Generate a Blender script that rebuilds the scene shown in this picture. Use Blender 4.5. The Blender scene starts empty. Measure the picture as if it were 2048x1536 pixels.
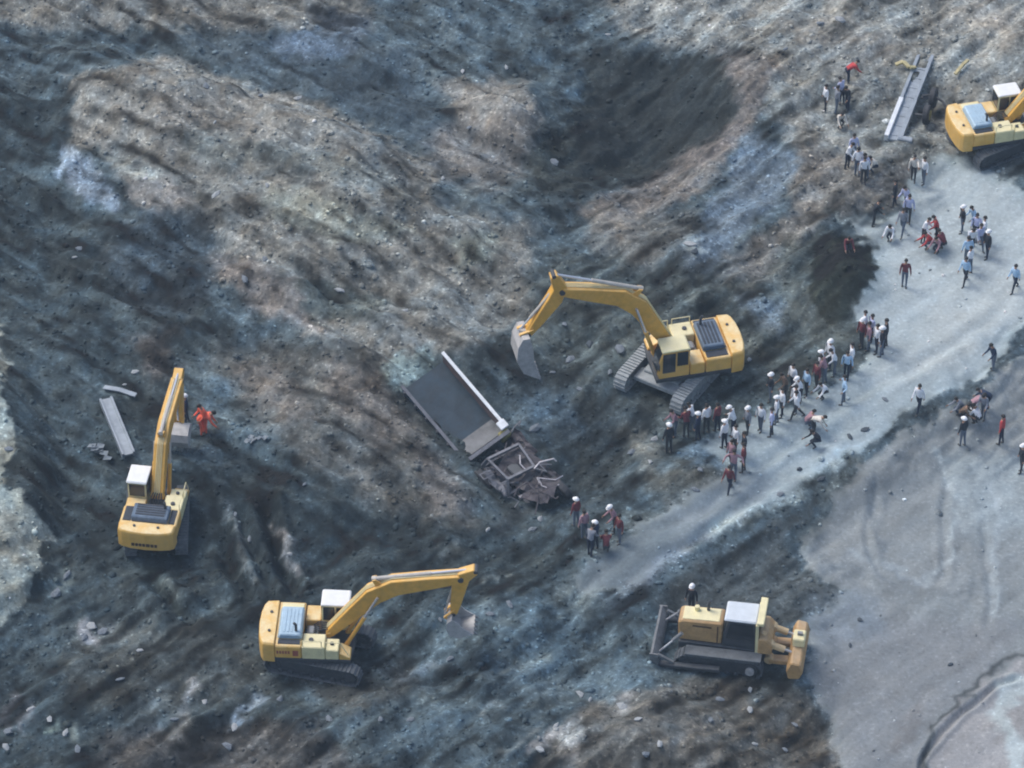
import bpy, bmesh, math, random
import numpy as np
from mathutils import Vector, Matrix

random.seed(7)
RNG = np.random.default_rng(11)
R = math.radians
scene = bpy.context.scene
COL = scene.collection

# ------------------------------------------------------------------ camera, sky, sun, exposure
W, H = 2048.0, 1536.0               # pixel frame in which positions were read
DEP = R(42.0)                       # the helicopter looks down at 42 degrees
DIST = 182.0
HALF = 23.3                         # metres seen to each side at the aim point
cam_data = bpy.data.cameras.new('camera')
cam_data.sensor_width = 36.0
cam_data.lens = 18.0 * DIST / HALF
cam_data.clip_start = 1.0
cam_data.clip_end = 5000.0
cam = bpy.data.objects.new('camera', cam_data)
COL.objects.link(cam)
CAM = Vector((0, -DIST * math.cos(DEP), DIST * math.sin(DEP)))
cam.location = CAM
cam.rotation_euler = (math.pi / 2 - DEP, 0, 0)
scene.camera = cam

SUN_EL, SUN_AZ = 56.0, 300.0        # azimuth measured from +Y clockwise (upper left in the picture)
world = bpy.data.worlds.new('World')
scene.world = world
world.use_nodes = True
wn = world.node_tree
bg = wn.nodes['Background']
sky = wn.nodes.new('ShaderNodeTexSky')
sky.sky_type = 'NISHITA'
sky.sun_disc = False
sky.sun_elevation = R(SUN_EL)
sky.sun_rotation = R(SUN_AZ)
sky.dust_density = 3.0
sky.air_density = 1.0
wn.links.new(sky.outputs[0], bg.inputs[0])
bg.inputs[1].default_value = 0.15
sd = bpy.data.lights.new('sun', 'SUN')
sd.energy = 1.5
sd.angle = R(26)
sd.color = (1.0, 0.965, 0.92)
sun = bpy.data.objects.new('sun', sd)
COL.objects.link(sun)
_az = R(SUN_AZ)
_to = Vector((math.sin(_az) * math.cos(R(SUN_EL)), math.cos(_az) * math.cos(R(SUN_EL)), math.sin(R(SUN_EL))))
sun.rotation_euler = (-_to).to_track_quat('-Z', 'Y').to_euler()
scene.view_settings.view_transform = 'Standard'
scene.view_settings.look = 'None'
scene.view_settings.gamma = 1.0
scene.view_settings.exposure = 0.36
scene.cycles.max_bounces = 6
scene.cycles.use_denoising = True
scene.cycles.filter_width = 2.0

# ------------------------------------------------------------------ pixel <-> place
FPX = (W / 2) * DIST / HALF
FWD = Vector((0, math.cos(DEP), -math.sin(DEP)))
UP = Vector((0, math.sin(DEP), math.cos(DEP)))

def ray(u, v):
    return (FWD + Vector((1, 0, 0)) * ((u - W / 2) / FPX) + UP * ((H / 2 - v) / FPX)).normalized()

def project_np(x, y, z):
    dx, dy, dz = x - CAM.x, y - CAM.y, z - CAM.z
    dep = dy * FWD.y + dz * FWD.z
    up = dy * UP.y + dz * UP.z
    return W / 2 + FPX * dx / dep, H / 2 - FPX * up / dep

# ------------------------------------------------------------------ noise
_P = RNG.random((256, 256))
def vnoise(x, y, seed=0):
    x = x + seed * 37.17; y = y + seed * 91.73
    xi = np.floor(x).astype(np.int64); yi = np.floor(y).astype(np.int64)
    fx = x - xi; fy = y - yi
    fx = fx * fx * fx * (fx * (fx * 6 - 15) + 10); fy = fy * fy * fy * (fy * (fy * 6 - 15) + 10)
    a = _P[xi & 255, yi & 255]; b = _P[(xi + 1) & 255, yi & 255]
    c = _P[xi & 255, (yi + 1) & 255]; d = _P[(xi + 1) & 255, (yi + 1) & 255]
    return (a * (1 - fx) + b * fx) * (1 - fy) + (c * (1 - fx) + d * fx) * fy * 1.0 - 0.0

def fbm(x, y, octaves=4, seed=0, gain=0.5):
    s = 0; a = 1.0; t = 0
    for i in range(octaves):
        s = s + a * (vnoise(x, y, seed + i * 3) - 0.5) * 2; t += a
        a *= gain; x = x * 2.03 + 5.3; y = y * 2.03 - 1.7
    return s / t

def ridged(x, y, octaves=4, seed=0):
    s = 0; a = 1.0; t = 0
    for i in range(octaves):
        s = s + a * (1 - np.abs(vnoise(x, y, seed + i * 5) * 2 - 1)); t += a
        a *= 0.55; x = x * 2.1 + 3.1; y = y * 2.1 + 7.7
    return s / t

def sstep(a, b, t):
    k = np.clip((t - a) / (b - a), 0, 1)
    return k * k * (3 - 2 * k)

def seg_dist(u, v, pts):
    best = np.full(np.shape(u), 1e9); side = np.zeros(np.shape(u)); along = np.zeros(np.shape(u))
    L = 0
    tot = sum(math.dist(pts[i], pts[i + 1]) for i in range(len(pts) - 1))
    for i in range(len(pts) - 1):
        (x0, y0), (x1, y1) = pts[i], pts[i + 1]
        l = math.dist(pts[i], pts[i + 1])
        t = np.clip(((u - x0) * (x1 - x0) + (v - y0) * (y1 - y0)) / l ** 2, 0, 1)
        d = np.hypot(u - x0 - t * (x1 - x0), v - y0 - t * (y1 - y0))
        s = np.sign((x1 - x0) * (v - y0) - (y1 - y0) * (u - x0))
        m = d < best
        best = np.where(m, d, best); side = np.where(m, s, side); along = np.where(m, (L + t * l) / tot, along)
        L += l
    return best, side, along

# ------------------------------------------------------------------ the shape of the ground
# (u, v) below is a plan coordinate: the place on level ground that shows at that pixel
GROOVES = [  # caterpillar ruts pressed in the wet spoil: points, width px, depth m
    ([(425, 985), (440, 1060), (460, 1130), (500, 1200)], 13, .42),
    ([(470, 985), (490, 1060), (520, 1140), (560, 1200)], 11, .26),
    ([(525, 975), (540, 1040), (555, 1110), (590, 1190)], 15, .48),
    ([(300, 1120), (320, 1170), (350, 1215), (400, 1250)], 15, .36),
    ([(340, 1130), (380, 1180), (420, 1220)], 12, .2),
    ([(690, 1350), (780, 1370), (860, 1350), (1000, 1330)], 10, .12),
    ([(700, 1345), (760, 1345), (790, 1370), (830, 1395)], 9, .14),
    ([(1180, 1190), (1300, 1130), (1500, 1010), (1640, 920)], 9, .10),
    ([(1260, 1070), (1420, 1010), (1560, 900), (1700, 800), (2048, 600)], 10, .09),
    ([(1230, 1150), (1400, 1070), (1560, 950), (1720, 840)], 10, .10),
    ([(1742, 940), (1748, 1050), (1760, 1120), (1800, 1150)], 8, .07),
    ([(1880, 900), (1905, 1010), (1900, 1120), (1860, 1160)], 8, .07),
    ([(1985, 1000), (1990, 1120), (1975, 1230)], 8, .06),
    ([(1660, 1110), (1740, 1150), (1820, 1185)], 8, .08),
    ([(1845, 1536), (1852, 1490), (1880, 1440), (1940, 1385), (1995, 1335), (2060, 1310)], 5, .20),
]
PADS = [(316, 1058, 4.0), (642, 1314, 4.2), (1364, 748, 4.4), (1992, 296, 4.0), (1487, 1318, 4.6)]

def pt_in_poly(u, v, poly):
    c = np.zeros(np.shape(u), bool)
    n = len(poly); j = n - 1
    for i in range(n):
        xi, yi = poly[i]; xj, yj = poly[j]
        if yi != yj:
            c ^= ((yi > v) != (yj > v)) & (u < (xj - xi) * (v - yi) / (yj - yi) + xi)
        j = i
    return c

def broad(u, v):
    g = lambda cx, cy, sx, sy: np.exp(-((u - cx) / sx) ** 2 - ((v - cy) / sy) ** 2)
    z = np.zeros(np.shape(u))
    d, s, a = seg_dist(u, v, [(40, 120), (900, 400)])
    taper = sstep(0, .2, a) * (1 - sstep(.75, 1, a))
    z += 2.3 * taper * np.where(s > 0, np.exp(-(d / 190) ** 2), np.exp(-(d / 55) ** 2))
    d, s, a = seg_dist(u, v, [(2300, 560), (1900, 840), (1640, 1010), (1440, 1110), (1180, 1240)])
    step = sstep(-60, 60, -s * d)
    fade = 1 - sstep(.80, 1.0, a)
    z += -1.1 * step * fade * (1 - .55 * sstep(500, 900, d))
    z += .18 * np.exp(-((d + 0) / 26) ** 2) * fade                      # windrow along the edge of the road
    z += -1.1 * g(1060, 890, 200, 150)
    z += 1.3 * g(1690, 575, 60, 55)
    z += .55 * g(1375, 955, 60, 40) + .5 * g(1290, 905, 40, 40)
    z += -2.4 * g(1280, 240, 140, 100)
    z += .9 * g(1020, 230, 90, 60) + .8 * g(1500, 150, 110, 90)
    z += 1.2 * sstep(500, 0, v) * sstep(1300, 2000, u)
    z += .8 * sstep(260, -200, u + v * .4)
    z += -.9 * g(70, 430, 120, 200)
    z += 1.5 * g(620, 560, 260, 130)
    z += -.8 * g(680, 610, 90, 55)
    z += 1.1 * g(880, 480, 150, 70)
    z += .7 * g(700, 900, 220, 140)
    z += 1.6 * sstep(80, -30, np.hypot((u + 60) / 1.0, (v - 990) / 1.7) - 130)
    z += -.6 * g(700, 1330, 330, 70)
    z += .8 * g(1420, 1500, 230, 90)
    z += .5 * g(230, 1420, 170, 80)
    return z

def fine_amp(u, v):
    d, s, a = seg_dist(u, v, [(2200, 400), (1900, 560), (1640, 850), (1300, 1090)])
    road = 1 - sstep(90, 190, d) * 1.0
    yard = sstep(1620, 1720, u) * sstep(880, 960, v)
    return 1 - .80 * np.maximum(road, yard)

def ground_height(x, y):
    u, v = project_np(x, y, 0 * x)
    near = np.exp(-(np.maximum(np.hypot(x / 40, (y - 3) / 45) - 1, 0) * 1.2) ** 2)
    uc = np.clip(u, -900, 2900); vc = np.clip(v, -900, 2400)
    uw = uc + 26 * fbm(x * .25, y * .25, 3, 40); vw = vc + 20 * fbm(x * .25, y * .25, 3, 60)
    z = broad(uw, vw) * near
    amp = fine_amp(uw, vw)
    am = amp * near + .6 * (1 - near)
    n = .75 * fbm(x * .17, y * .17, 3, 1) + .30 * fbm(x * .55, y * .55, 3, 8)
    n = n + 0.15 * (ridged(x * .9, y * .9, 3, 21) - .55) + 0.07 * fbm(x * 2.3, y * 2.3, 2, 31)
    # furrows running down the slope on the upper left, and along the bench on the right
    c1, s1 = math.cos(R(-38)), math.sin(R(-38))
    fur = fbm((x * c1 + y * s1) * .22, (-x * s1 + y * c1) * 1.3, 3, 51)
    c2, s2 = math.cos(R(48)), math.sin(R(48))
    fur2 = fbm((x * c2 + y * s2) * .22, (-x * s2 + y * c2) * 1.3, 3, 57)
    left = sstep(1250, 950, u) * sstep(1150, 950, v)
    n = n + 0.40 * fur * left + .28 * fur2 * (1 - left)
    zn = n * am
    for pts, w, dp in GROOVES:
        if u.size < 5:
            pass
        d, s, a = seg_dist(uw, vw, pts)
        e = sstep(0, .12, a) * (1 - sstep(.88, 1, a))
        zn = zn + e * dp * (-np.exp(-(d / w) ** 2) + .6 * np.exp(-((d - 2.1 * w) / w) ** 2))
    z = z + zn
    far = np.maximum(np.hypot(x / 60, (y - 3) / 60) - 1, 0)
    z = z + far * (2.0 * fbm(x * .012, y * .012, 4, 77) + .8)
    return z

def axis(lo, hi, step, reach, grow=1.16):
    core = np.arange(lo, hi + step / 2, step)
    a = []; p, s = hi, step
    while p < reach:
        s *= grow; p += s; a.append(p)
    b = []; p, s = lo, step
    while p > -reach:
        s *= grow; p -= s; b.append(p)
    return np.array(b[::-1] + list(core) + a)

XS = axis(-27.5, 27.5, .088, 900)
YS = axis(-28.0, 33.0, .105, 900)
GX, GY = np.meshgrid(XS, YS)          # rows: y
GZ = ground_height(GX, GY)

def hgt(x, y):
    i = int(np.clip(np.searchsorted(XS, x) - 1, 0, len(XS) - 2)); j = int(np.clip(np.searchsorted(YS, y) - 1, 0, len(YS) - 2))
    fx = (x - XS[i]) / (XS[i + 1] - XS[i]); fy = (y - YS[j]) / (YS[j + 1] - YS[j])
    return float((GZ[j, i] * (1 - fx) + GZ[j, i + 1] * fx) * (1 - fy) + (GZ[j + 1, i] * (1 - fx) + GZ[j + 1, i + 1] * fx) * fy)

def place(u, v):
    """the point of the ground that shows at a pixel of the photograph"""
    d = ray(u, v)
    t = (6.0 - CAM.z) / d.z
    for k in range(600):
        p = CAM + d * t
        if p.z <= hgt(p.x, p.y):
            break
        t += .05
    return Vector((p.x, p.y, hgt(p.x, p.y)))

# level standing places for the machines
PAD_POS = []
for (u, v, r) in PADS:
    p = place(u, v)
    dd = np.hypot(GX - p.x, GY - p.y)
    m = dd < 1.6
    z0 = float(GZ[m].mean())
    k = 1 - sstep(r * .62, r, dd)
    GZ = GZ * (1 - k) + (z0 + .18 * (GZ - z0)) * k
    PAD_POS.append(Vector((p.x, p.y, z0)))

# ------------------------------------------------------------------ what the ground is made of
KLIGHT = np.array([.93, .95, 1.02])      # how bright a white sheet lying here comes out
AIR = np.array([.017, .023, .030])         # what the thin haze adds in front of the ground
def lin(c):
    c = np.asarray(c, float) / 255
    return np.where(c <= .04045, c / 12.92, ((c + .055) / 1.055) ** 2.4)

U0, V0, CELL = -320, -320, 4
MW, MH = int((2048 + 640) / CELL), int((1536 + 640) / CELL)
MU, MV = np.meshgrid(U0 + (np.arange(MW) + .5) * CELL, V0 + (np.arange(MH) + .5) * CELL)

def blur(a, s):
    s = s / CELL
    if s < .4:
        return a
    n = int(math.ceil(s * 2.6)); k = np.exp(-.5 * (np.arange(-n, n + 1) / s) ** 2); k /= k.sum()
    b = np.pad(a, ((n, n), (n, n)), mode='edge')
    b = np.stack([np.convolve(r, k, 'valid') for r in b])
    return np.stack([np.convolve(r, k, 'valid') for r in b.T]).T

def poly_mask(poly, s):
    return blur(pt_in_poly(MU, MV, poly).astype(float), s)

def stroke_mask(pts, w, s):
    d, _, a = seg_dist(MU, MV, pts)
    return blur((d < w / 2).astype(float), s)

ROAD = [(1850, 318), (1960, 330), (2060, 392), (2400, 500), (2400, 520), (2060, 660), (1960, 745), (1830, 830), (1650, 940), (1450, 1050), (1290, 1150), (1200, 1195), (1150, 1160), (1260, 1070), (1415, 985), (1470, 905), (1400, 900), (1440, 860), (1560, 815), (1680, 770), (1728, 700), (1712, 620), (1752, 556), (1757, 505), (1705, 445), (1655, 428), (1720, 432), (1790, 440), (1812, 392)]
YARD = [(1850, 850), (2060, 690), (2400, 600), (2400, 1900), (1800, 1900), (1690, 1560), (1640, 1420), (1600, 1290), (1640, 1225), (1685, 1185), (1610, 1140), (1600, 1090), (1655, 1005), (1760, 910)]
OUTCROP = [(-400, 640), (0, 660), (12, 720), (8, 800), (22, 850), (5, 920), (10, 960), (60, 1008), (100, 1068), (92, 1130), (60, 1180), (22, 1212), (0, 1255), (-60, 1300), (-400, 1300)]

LAYERS = [  # material of the ground by zone: colour as it reads in plain daylight, outline, softness, strength
    ((60, 77, 91), [(-400, 150), (150, 180), (180, 420), (420, 520), (420, 700), (260, 1000), (600, 1240), (600, 1900), (-400, 1900)], 45, .9),
    ((112, 112, 113), [(-100, -300), (760, -300), (730, 45), (600, 75), (330, 62), (100, 60), (-100, 30)], 22, .9),
    ((70, 90, 108), [(0, 70), (330, 62), (620, 58), (820, 85), (890, 200), (880, 330), (760, 275), (600, 195), (330, 115), (150, 130), (0, 110)], 14, .95),
    ((64, 80, 102), [(620, 20), (740, 30), (720, 70), (620, 60)], 16, .9),
    ((74, 94, 112), [(740, -100), (1010, -100), (980, 60), (900, 160), (820, 100), (740, 40)], 30, .8),
    ((102, 121, 144), [(540, 90), (600, 62), (720, 65), (715, 105), (620, 112), (560, 112)], 14, .8),
    ((122, 122, 124), [(148, 150), (330, 118), (600, 198), (880, 335), (860, 420), (650, 430), (400, 340), (150, 290)], 14, .95),
    ((126, 121, 120), [(280, 200), (420, 170), (560, 200), (500, 270), (320, 260)], 30, .7),
    ((92, 104, 112), [(350, 270), (600, 290), (850, 380), (840, 430), (600, 380), (380, 330)], 20, .6),
    ((130, 148, 172), [(122, 282), (150, 290), (195, 330), (235, 412), (190, 418), (132, 352)], 9, .95),
    ((116, 118, 121), [(215, 310), (420, 330), (720, 380), (1060, 450), (1070, 640), (900, 700), (760, 720), (620, 660), (440, 560), (430, 470), (260, 380)], 26, .95),
    ((124, 116, 118), [(250, 350), (340, 350), (400, 400), (320, 430), (260, 400)], 18, .8),
    ((136, 146, 148), [(510, 375), (620, 390), (760, 440), (840, 470), (700, 480), (560, 440)], 16, .7),
    ((146, 152, 152), [(210, 305), (300, 325), (350, 350), (260, 345)], 8, .7),
    ((124, 116, 121), [(430, 500), (520, 520), (660, 620), (640, 680), (520, 620), (430, 550)], 20, .85),
    ((136, 146, 146), [(900, 470), (990, 460), (1000, 520), (920, 530)], 18, .6),
    ((76, 90, 98), [(598, 570), (640, 555), (760, 590), (770, 640), (640, 650), (600, 620)], 14, .9),
    ((62, 79, 97), [(270, 430), (400, 410), (450, 470), (430, 560), (380, 640), (240, 600), (200, 500)], 24, .9),
    ((86, 80, 84), [(258, 670), (340, 655), (370, 740), (300, 760)], 22, .8),
    ((96, 98, 102), [(420, 690), (800, 700), (900, 880), (980, 990), (900, 1080), (700, 1000), (560, 900)], 40, .85),
    ((104, 95, 96), [(470, 740), (560, 740), (640, 830), (560, 850)], 20, .6),
    ((106, 96, 96), [(640, 700), (760, 730), (840, 850), (760, 900), (660, 800)], 24, .7),
    ((98, 92, 97), [(820, 860), (880, 900), (960, 1010), (940, 1080), (860, 1040)], 20, .8),
    ((128, 122, 121), [(880, 175), (950, 160), (1060, 165), (1075, 240), (960, 260), (900, 225)], 22, .9),
    ((116, 108, 110), [(860, 250), (1060, 230), (1080, 330), (980, 380), (860, 340)], 30, .7),
    ((128, 134, 140), [(1050, -300), (2400, -300), (2400, 330), (1900, 330), (1600, 300), (1480, 110), (1250, 70)], 28, .9),
    ((124, 116, 114), [(1560, 20), (1760, 60), (1800, 110), (1640, 130)], 30, .6),
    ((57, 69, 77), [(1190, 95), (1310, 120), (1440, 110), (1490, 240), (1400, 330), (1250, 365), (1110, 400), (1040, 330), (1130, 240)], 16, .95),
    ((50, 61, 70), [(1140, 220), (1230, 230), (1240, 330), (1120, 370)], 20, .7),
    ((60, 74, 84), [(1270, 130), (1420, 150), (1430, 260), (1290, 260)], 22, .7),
    ((112, 103, 105), [(1440, 95), (1570, 120), (1500, 260), (1390, 370), (1240, 480), (1150, 420), (1360, 320), (1480, 240)], 18, .9),
    ((118, 108, 107), [(1375, 300), (1450, 290), (1440, 350), (1350, 410), (1320, 380)], 16, .6),
    ((104, 102, 102), [(1180, 420), (1330, 430), (1420, 440), (1300, 540), (1180, 500)], 24, .7),
    ((104, 121, 140), [(1490, 262), (1560, 280), (1592, 312), (1580, 372), (1480, 470), (1390, 560), (1355, 510), (1440, 390)], 12, .85),
    ((116, 112, 114), [(1590, 280), (1720, 320), (1850, 320), (1790, 420), (1650, 430), (1570, 560), (1480, 580), (1500, 500), (1580, 420)], 18, .85),
    ((76, 89, 97), [(1100, 520), (1340, 540), (1500, 560), (1560, 480), (1640, 470), (1730, 600), (1690, 720), (1560, 790), (1340, 900), (1120, 820), (1040, 700)], 34, .85),
    ((104, 98, 100), [(1440, 500), (1560, 470), (1560, 530), (1440, 570)], 20, .6),
    ((100, 118, 140), [(1480, 580), (1560, 600), (1580, 680), (1510, 660)], 18, .6),
    ((50, 62, 66), [(1635, 495), (1690, 470), (1752, 505), (1748, 560), (1710, 605), (1690, 650), (1640, 640), (1620, 560)], 5, .97),
    ((64, 80, 94), [(780, 760), (880, 720), (1040, 690), (1250, 760), (1330, 850), (1280, 1000), (1150, 1050), (1000, 1060), (920, 970)], 26, .9),
    ((86, 104, 122), [(1000, 760), (1120, 770), (1180, 850), (1080, 900), (1000, 840)], 24, .6),
    ((128, 150, 162), [(760, 720), (860, 690), (880, 715), (820, 770), (780, 760)], 10, .7),
    ((56, 73, 87), [(300, 940), (560, 900), (760, 1010), (1000, 1060), (1170, 1080), (1180, 1160), (960, 1200), (560, 1230), (380, 1180)], 34, .9),
    ((78, 96, 112), [(1000, 1190), (1200, 1170), (1400, 1200), (1300, 1330), (1050, 1360), (960, 1260)], 30, .8),
    ((70, 76, 82), [(560, 1310), (800, 1320), (860, 1380), (700, 1420), (580, 1380)], 18, .8),
    ((84, 92, 98), [(150, 1240), (480, 1260), (560, 1380), (300, 1450), (120, 1380)], 30, .6),
    ((84, 82, 88), [(200, 1470), (420, 1460), (640, 1440), (760, 1560), (200, 1700)], 26, .8),
    ((90, 90, 93), [(1180, 1400), (1480, 1340), (1600, 1370), (1660, 1480), (1710, 1560), (1760, 1900), (1000, 1900), (1090, 1470)], 16, .92),
    ((98, 94, 92), [(1420, 1420), (1560, 1400), (1660, 1500), (1560, 1560), (1420, 1530)], 24, .7),
    ((74, 88, 100), [(1480, 1340), (1600, 1330), (1610, 1390), (1500, 1400)], 14, .7),
    ((152, 169, 180), ROAD, 5, .97),
    ((132, 142, 149), YARD, 6, .95),
]
LAYERS2 = [
    ((163, 178, 187), [(1850, 330), (1960, 345), (2060, 420), (2300, 520), (2060, 640), (1900, 720), (1780, 790), (1740, 760), (1760, 680), (1740, 620), (1790, 560), (1800, 460), (1830, 400)], 24, .85),
    ((170, 180, 184), [(1880, 600), (2060, 500), (2060, 620), (1900, 720), (1800, 760)], 30, .5),
    ((118, 132, 144), [(1250, 1080), (1420, 990), (1480, 940), (1560, 960), (1420, 1060), (1290, 1150), (1200, 1180), (1160, 1150)], 16, .8),
    ((146, 166, 180), [(1420, 880), (1480, 900), (1520, 840), (1640, 820), (1700, 840), (1560, 960), (1480, 960)], 16, .5),
    ((108, 116, 122), [(1420, 905), (1500, 940), (1420, 1000), (1330, 1030), (1380, 960)], 14, .6),
    ((78, 92, 103), [(1690, 930), (1625, 1000), (1580, 1090), (1600, 1140), (1690, 1185), (1640, 1225), (1560, 1250), (1400, 1230), (1290, 1200), (1380, 1140), (1500, 1085), (1600, 1010)], 10, .95),
    ((96, 108, 116), [(1700, 920), (1760, 890), (1680, 1000), (1620, 1090), (1600, 1080), (1640, 990)], 10, .6),
    ((124, 132, 140), [(1640, 1260), (1760, 1240), (2060, 1250), (2000, 1330), (1880, 1440), (1850, 1560), (1700, 1560), (1640, 1400)], 30, .8),
    ((118, 134, 150), [(1600, 1180), (1720, 1180), (1780, 1260), (1680, 1300), (1610, 1270)], 26, .6),
    ((150, 168, 180), [(1880, 900), (2060, 900), (2060, 1080), (1900, 1060)], 40, .5),
    ((146, 150, 156), [(2000, 1350), (2060, 1325), (2300, 1300), (2300, 1900), (1850, 1900), (1862, 1500), (1900, 1420)], 8, .8),
    ((168, 184, 192), [(1990, 1365), (2030, 1350), (2060, 1360), (2060, 1400), (2010, 1410), (2030, 1460), (2060, 1490), (2060, 1560), (2030, 1540), (1990, 1440)], 10, .8),
    ((136, 147, 152), OUTCROP, 4, .95),
    ((150, 158, 162), [(-100, 980), (40, 1020), (80, 1080), (40, 1150), (-100, 1200)], 22, .5),
    ((150, 160, 172), [(1090, 1460), (1150, 1440), (1180, 1460), (1120, 1490)], 8, .7),
]
STROKES = [
    ((170, 190, 204), [(1760, 862), (1690, 910), (1600, 975), (1500, 1030), (1420, 1075)], 18, 7, .75),
    ((124, 140, 160), [(1420, 1075), (1330, 1125), (1240, 1180)], 16, 9, .7),
    ((126, 144, 168), [(1340, 1110), (1280, 1165), (1220, 1215)], 26, 14, .5),
    ((74, 84, 92), [(1845, 1545), (1852, 1490), (1880, 1440), (1940, 1385), (1995, 1335), (2060, 1312)], 11, 4, .9),
    ((100, 114, 128), [(1742, 940), (1750, 1060), (1770, 1130), (1830, 1165)], 8, 5, .6),
    ((168, 184, 194), [(1880, 900), (1905, 1010), (1900, 1120), (1850, 1160)], 10, 6, .55),
    ((168, 184, 196), [(1985, 960), (1992, 1080), (1978, 1230)], 12, 7, .5),
    ((102, 116, 128), [(1945, 930), (1950, 1080), (1940, 1200)], 9, 6, .5),
    ((100, 112, 122), [(1640, 1110), (1740, 1145), (1830, 1180), (1940, 1180)], 9, 6, .5),
    ((166, 182, 194), [(1690, 1090), (1780, 1130), (1850, 1170)], 7, 5, .5),
    ((110, 120, 128), [(1690, 1250), (1720, 1290)], 12, 7, .6),
    ((120, 128, 138), [(340, 1480), (360, 1440), (385, 1380)], 20, 6, .8),
    ((136, 146, 162), [(372, 1395), (392, 1372)], 18, 5, .7),
    ((138, 160, 188), [(470, 1460), (490, 1425), (510, 1400)], 11, 5, .8),
    ((116, 128, 138), [(300, 1420), (345, 1370)], 14, 6, .6),
    ((112, 116, 128), [(10, 1440), (20, 1400)], 26, 8, .6),
    ((124, 130, 142), [(46, 1450), (55, 1415)], 12, 5, .6),
    ((128, 144, 152), [(130, 1450), (140, 1490)], 10, 6, .7),
    ((120, 140, 146), [(95, 1460), (112, 1448)], 16, 6, .7),
    ((132, 138, 152), [(170, 1252), (182, 1280)], 22, 6, .8),
    ((124, 132, 142), [(205, 1262), (212, 1250)], 14, 5, .6),
    ((118, 134, 144), [(100, 1190), (130, 1160)], 24, 8, .7),
    ((116, 130, 138), [(330, 1170), (360, 1190)], 22, 8, .7),
    ((44, 57, 67), [(425, 985), (440, 1060), (460, 1130), (500, 1200)], 24, 6, .9),
    ((104, 113, 122), [(455, 1000), (480, 1090), (510, 1160)], 14, 7, .75),
    ((44, 57, 68), [(525, 975), (540, 1040), (560, 1120), (590, 1190)], 26, 6, .9),
    ((124, 130, 142), [(560, 1060), (580, 1110), (597, 1150)], 15, 6, .8),
    ((52, 66, 72), [(310, 1140), (330, 1185), (370, 1230)], 22, 8, .7),
    ((58, 70, 84), [(590, 1060), (610, 1130), (640, 1190)], 12, 8, .6),
    ((64, 74, 86), [(1000, 1060), (1060, 1020), (1110, 1010)], 16, 8, .7),
    ((132, 146, 156), [(950, 1160), (1010, 1155)], 8, 4, .6),
    ((120, 132, 142), [(860, 1100), (910, 1085)], 10, 5, .6),
    ((126, 138, 148), [(960, 1430), (1010, 1415)], 10, 5, .7),
    ((122, 134, 146), [(800, 1350), (850, 1350), (880, 1335)], 16, 7, .6),
    ((108, 122, 132), [(660, 1300), (740, 1330), (790, 1365)], 9, 5, .7),
    ((120, 134, 142), [(860, 1400), (960, 1350), (1080, 1320)], 10, 7, .5),
    ((130, 140, 148), [(1000, 1500), (1070, 1450)], 14, 6, .6),
    ((150, 152, 160), [(1060, 1500), (1100, 1470), (1130, 1450)], 15, 6, .7),
    ((142, 140, 148), [(1235, 1410), (1262, 1390)], 20, 6, .7),
    ((144, 142, 150), [(1140, 1510), (1150, 1480)], 22, 7, .7),
    ((118, 118, 124), [(1330, 1500), (1440, 1430)], 12, 7, .6),
    ((112, 118, 122), [(1370, 1380), (1430, 1430), (1500, 1440)], 8, 4, .6),
    ((110, 96, 88), [(1780, 1490), (1850, 1420)], 22, 10, .4),
    ((104, 118, 128), [(210, 772), (240, 782), (272, 796)], 12, 4, .7),
    ((126, 134, 140), [(610, 660), (650, 690)], 10, 6, .5),
    ((134, 140, 142), [(640, 380), (720, 410), (820, 450)], 9, 6, .6),
    ((78, 84, 90), [(620, 500), (700, 540), (760, 560)], 10, 6, .7),
    ((86, 86, 90), [(500, 330), (580, 340), (640, 370)], 10, 6, .6),
    ((142, 140, 142), [(470, 470), (500, 500), (540, 510)], 10, 6, .6),
    ((90, 90, 96), [(760, 300), (840, 380), (900, 400)], 12, 8, .6),
    ((74, 86, 94), [(1540, 210), (1580, 190)], 12, 6, .6),
    ((132, 138, 140), [(1550, 190), (1620, 150), (1660, 120)], 14, 9, .6),
    ((130, 134, 138), [(1640, 70), (1700, 50), (1780, 40)], 14, 8, .5),
    ((150, 140, 134), [(1940, 20), (2060, 60)], 60, 20, .7),
    ((90, 102, 112), [(1640, 180), (1760, 250), (1880, 320)], 40, 20, .5),
    ((100, 114, 124), [(1170, 1180), (1250, 1120), (1330, 1070)], 70, 26, .8),
    ((74, 88, 98), [(1650, 425), (1700, 432), (1760, 452)], 10, 5, .8),
    ((150, 166, 178), [(1380, 480), (1392, 500)], 18, 5, .8),
    ((156, 158, 152), [(1250, 865), (1290, 880), (1300, 930)], 30, 16, .45),
    ((82, 88, 90), [(1340, 960), (1400, 955)], 60, 16, .8),
    ((112, 136, 162), [(1390, 905), (1430, 915)], 34, 12, .7),
]

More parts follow.
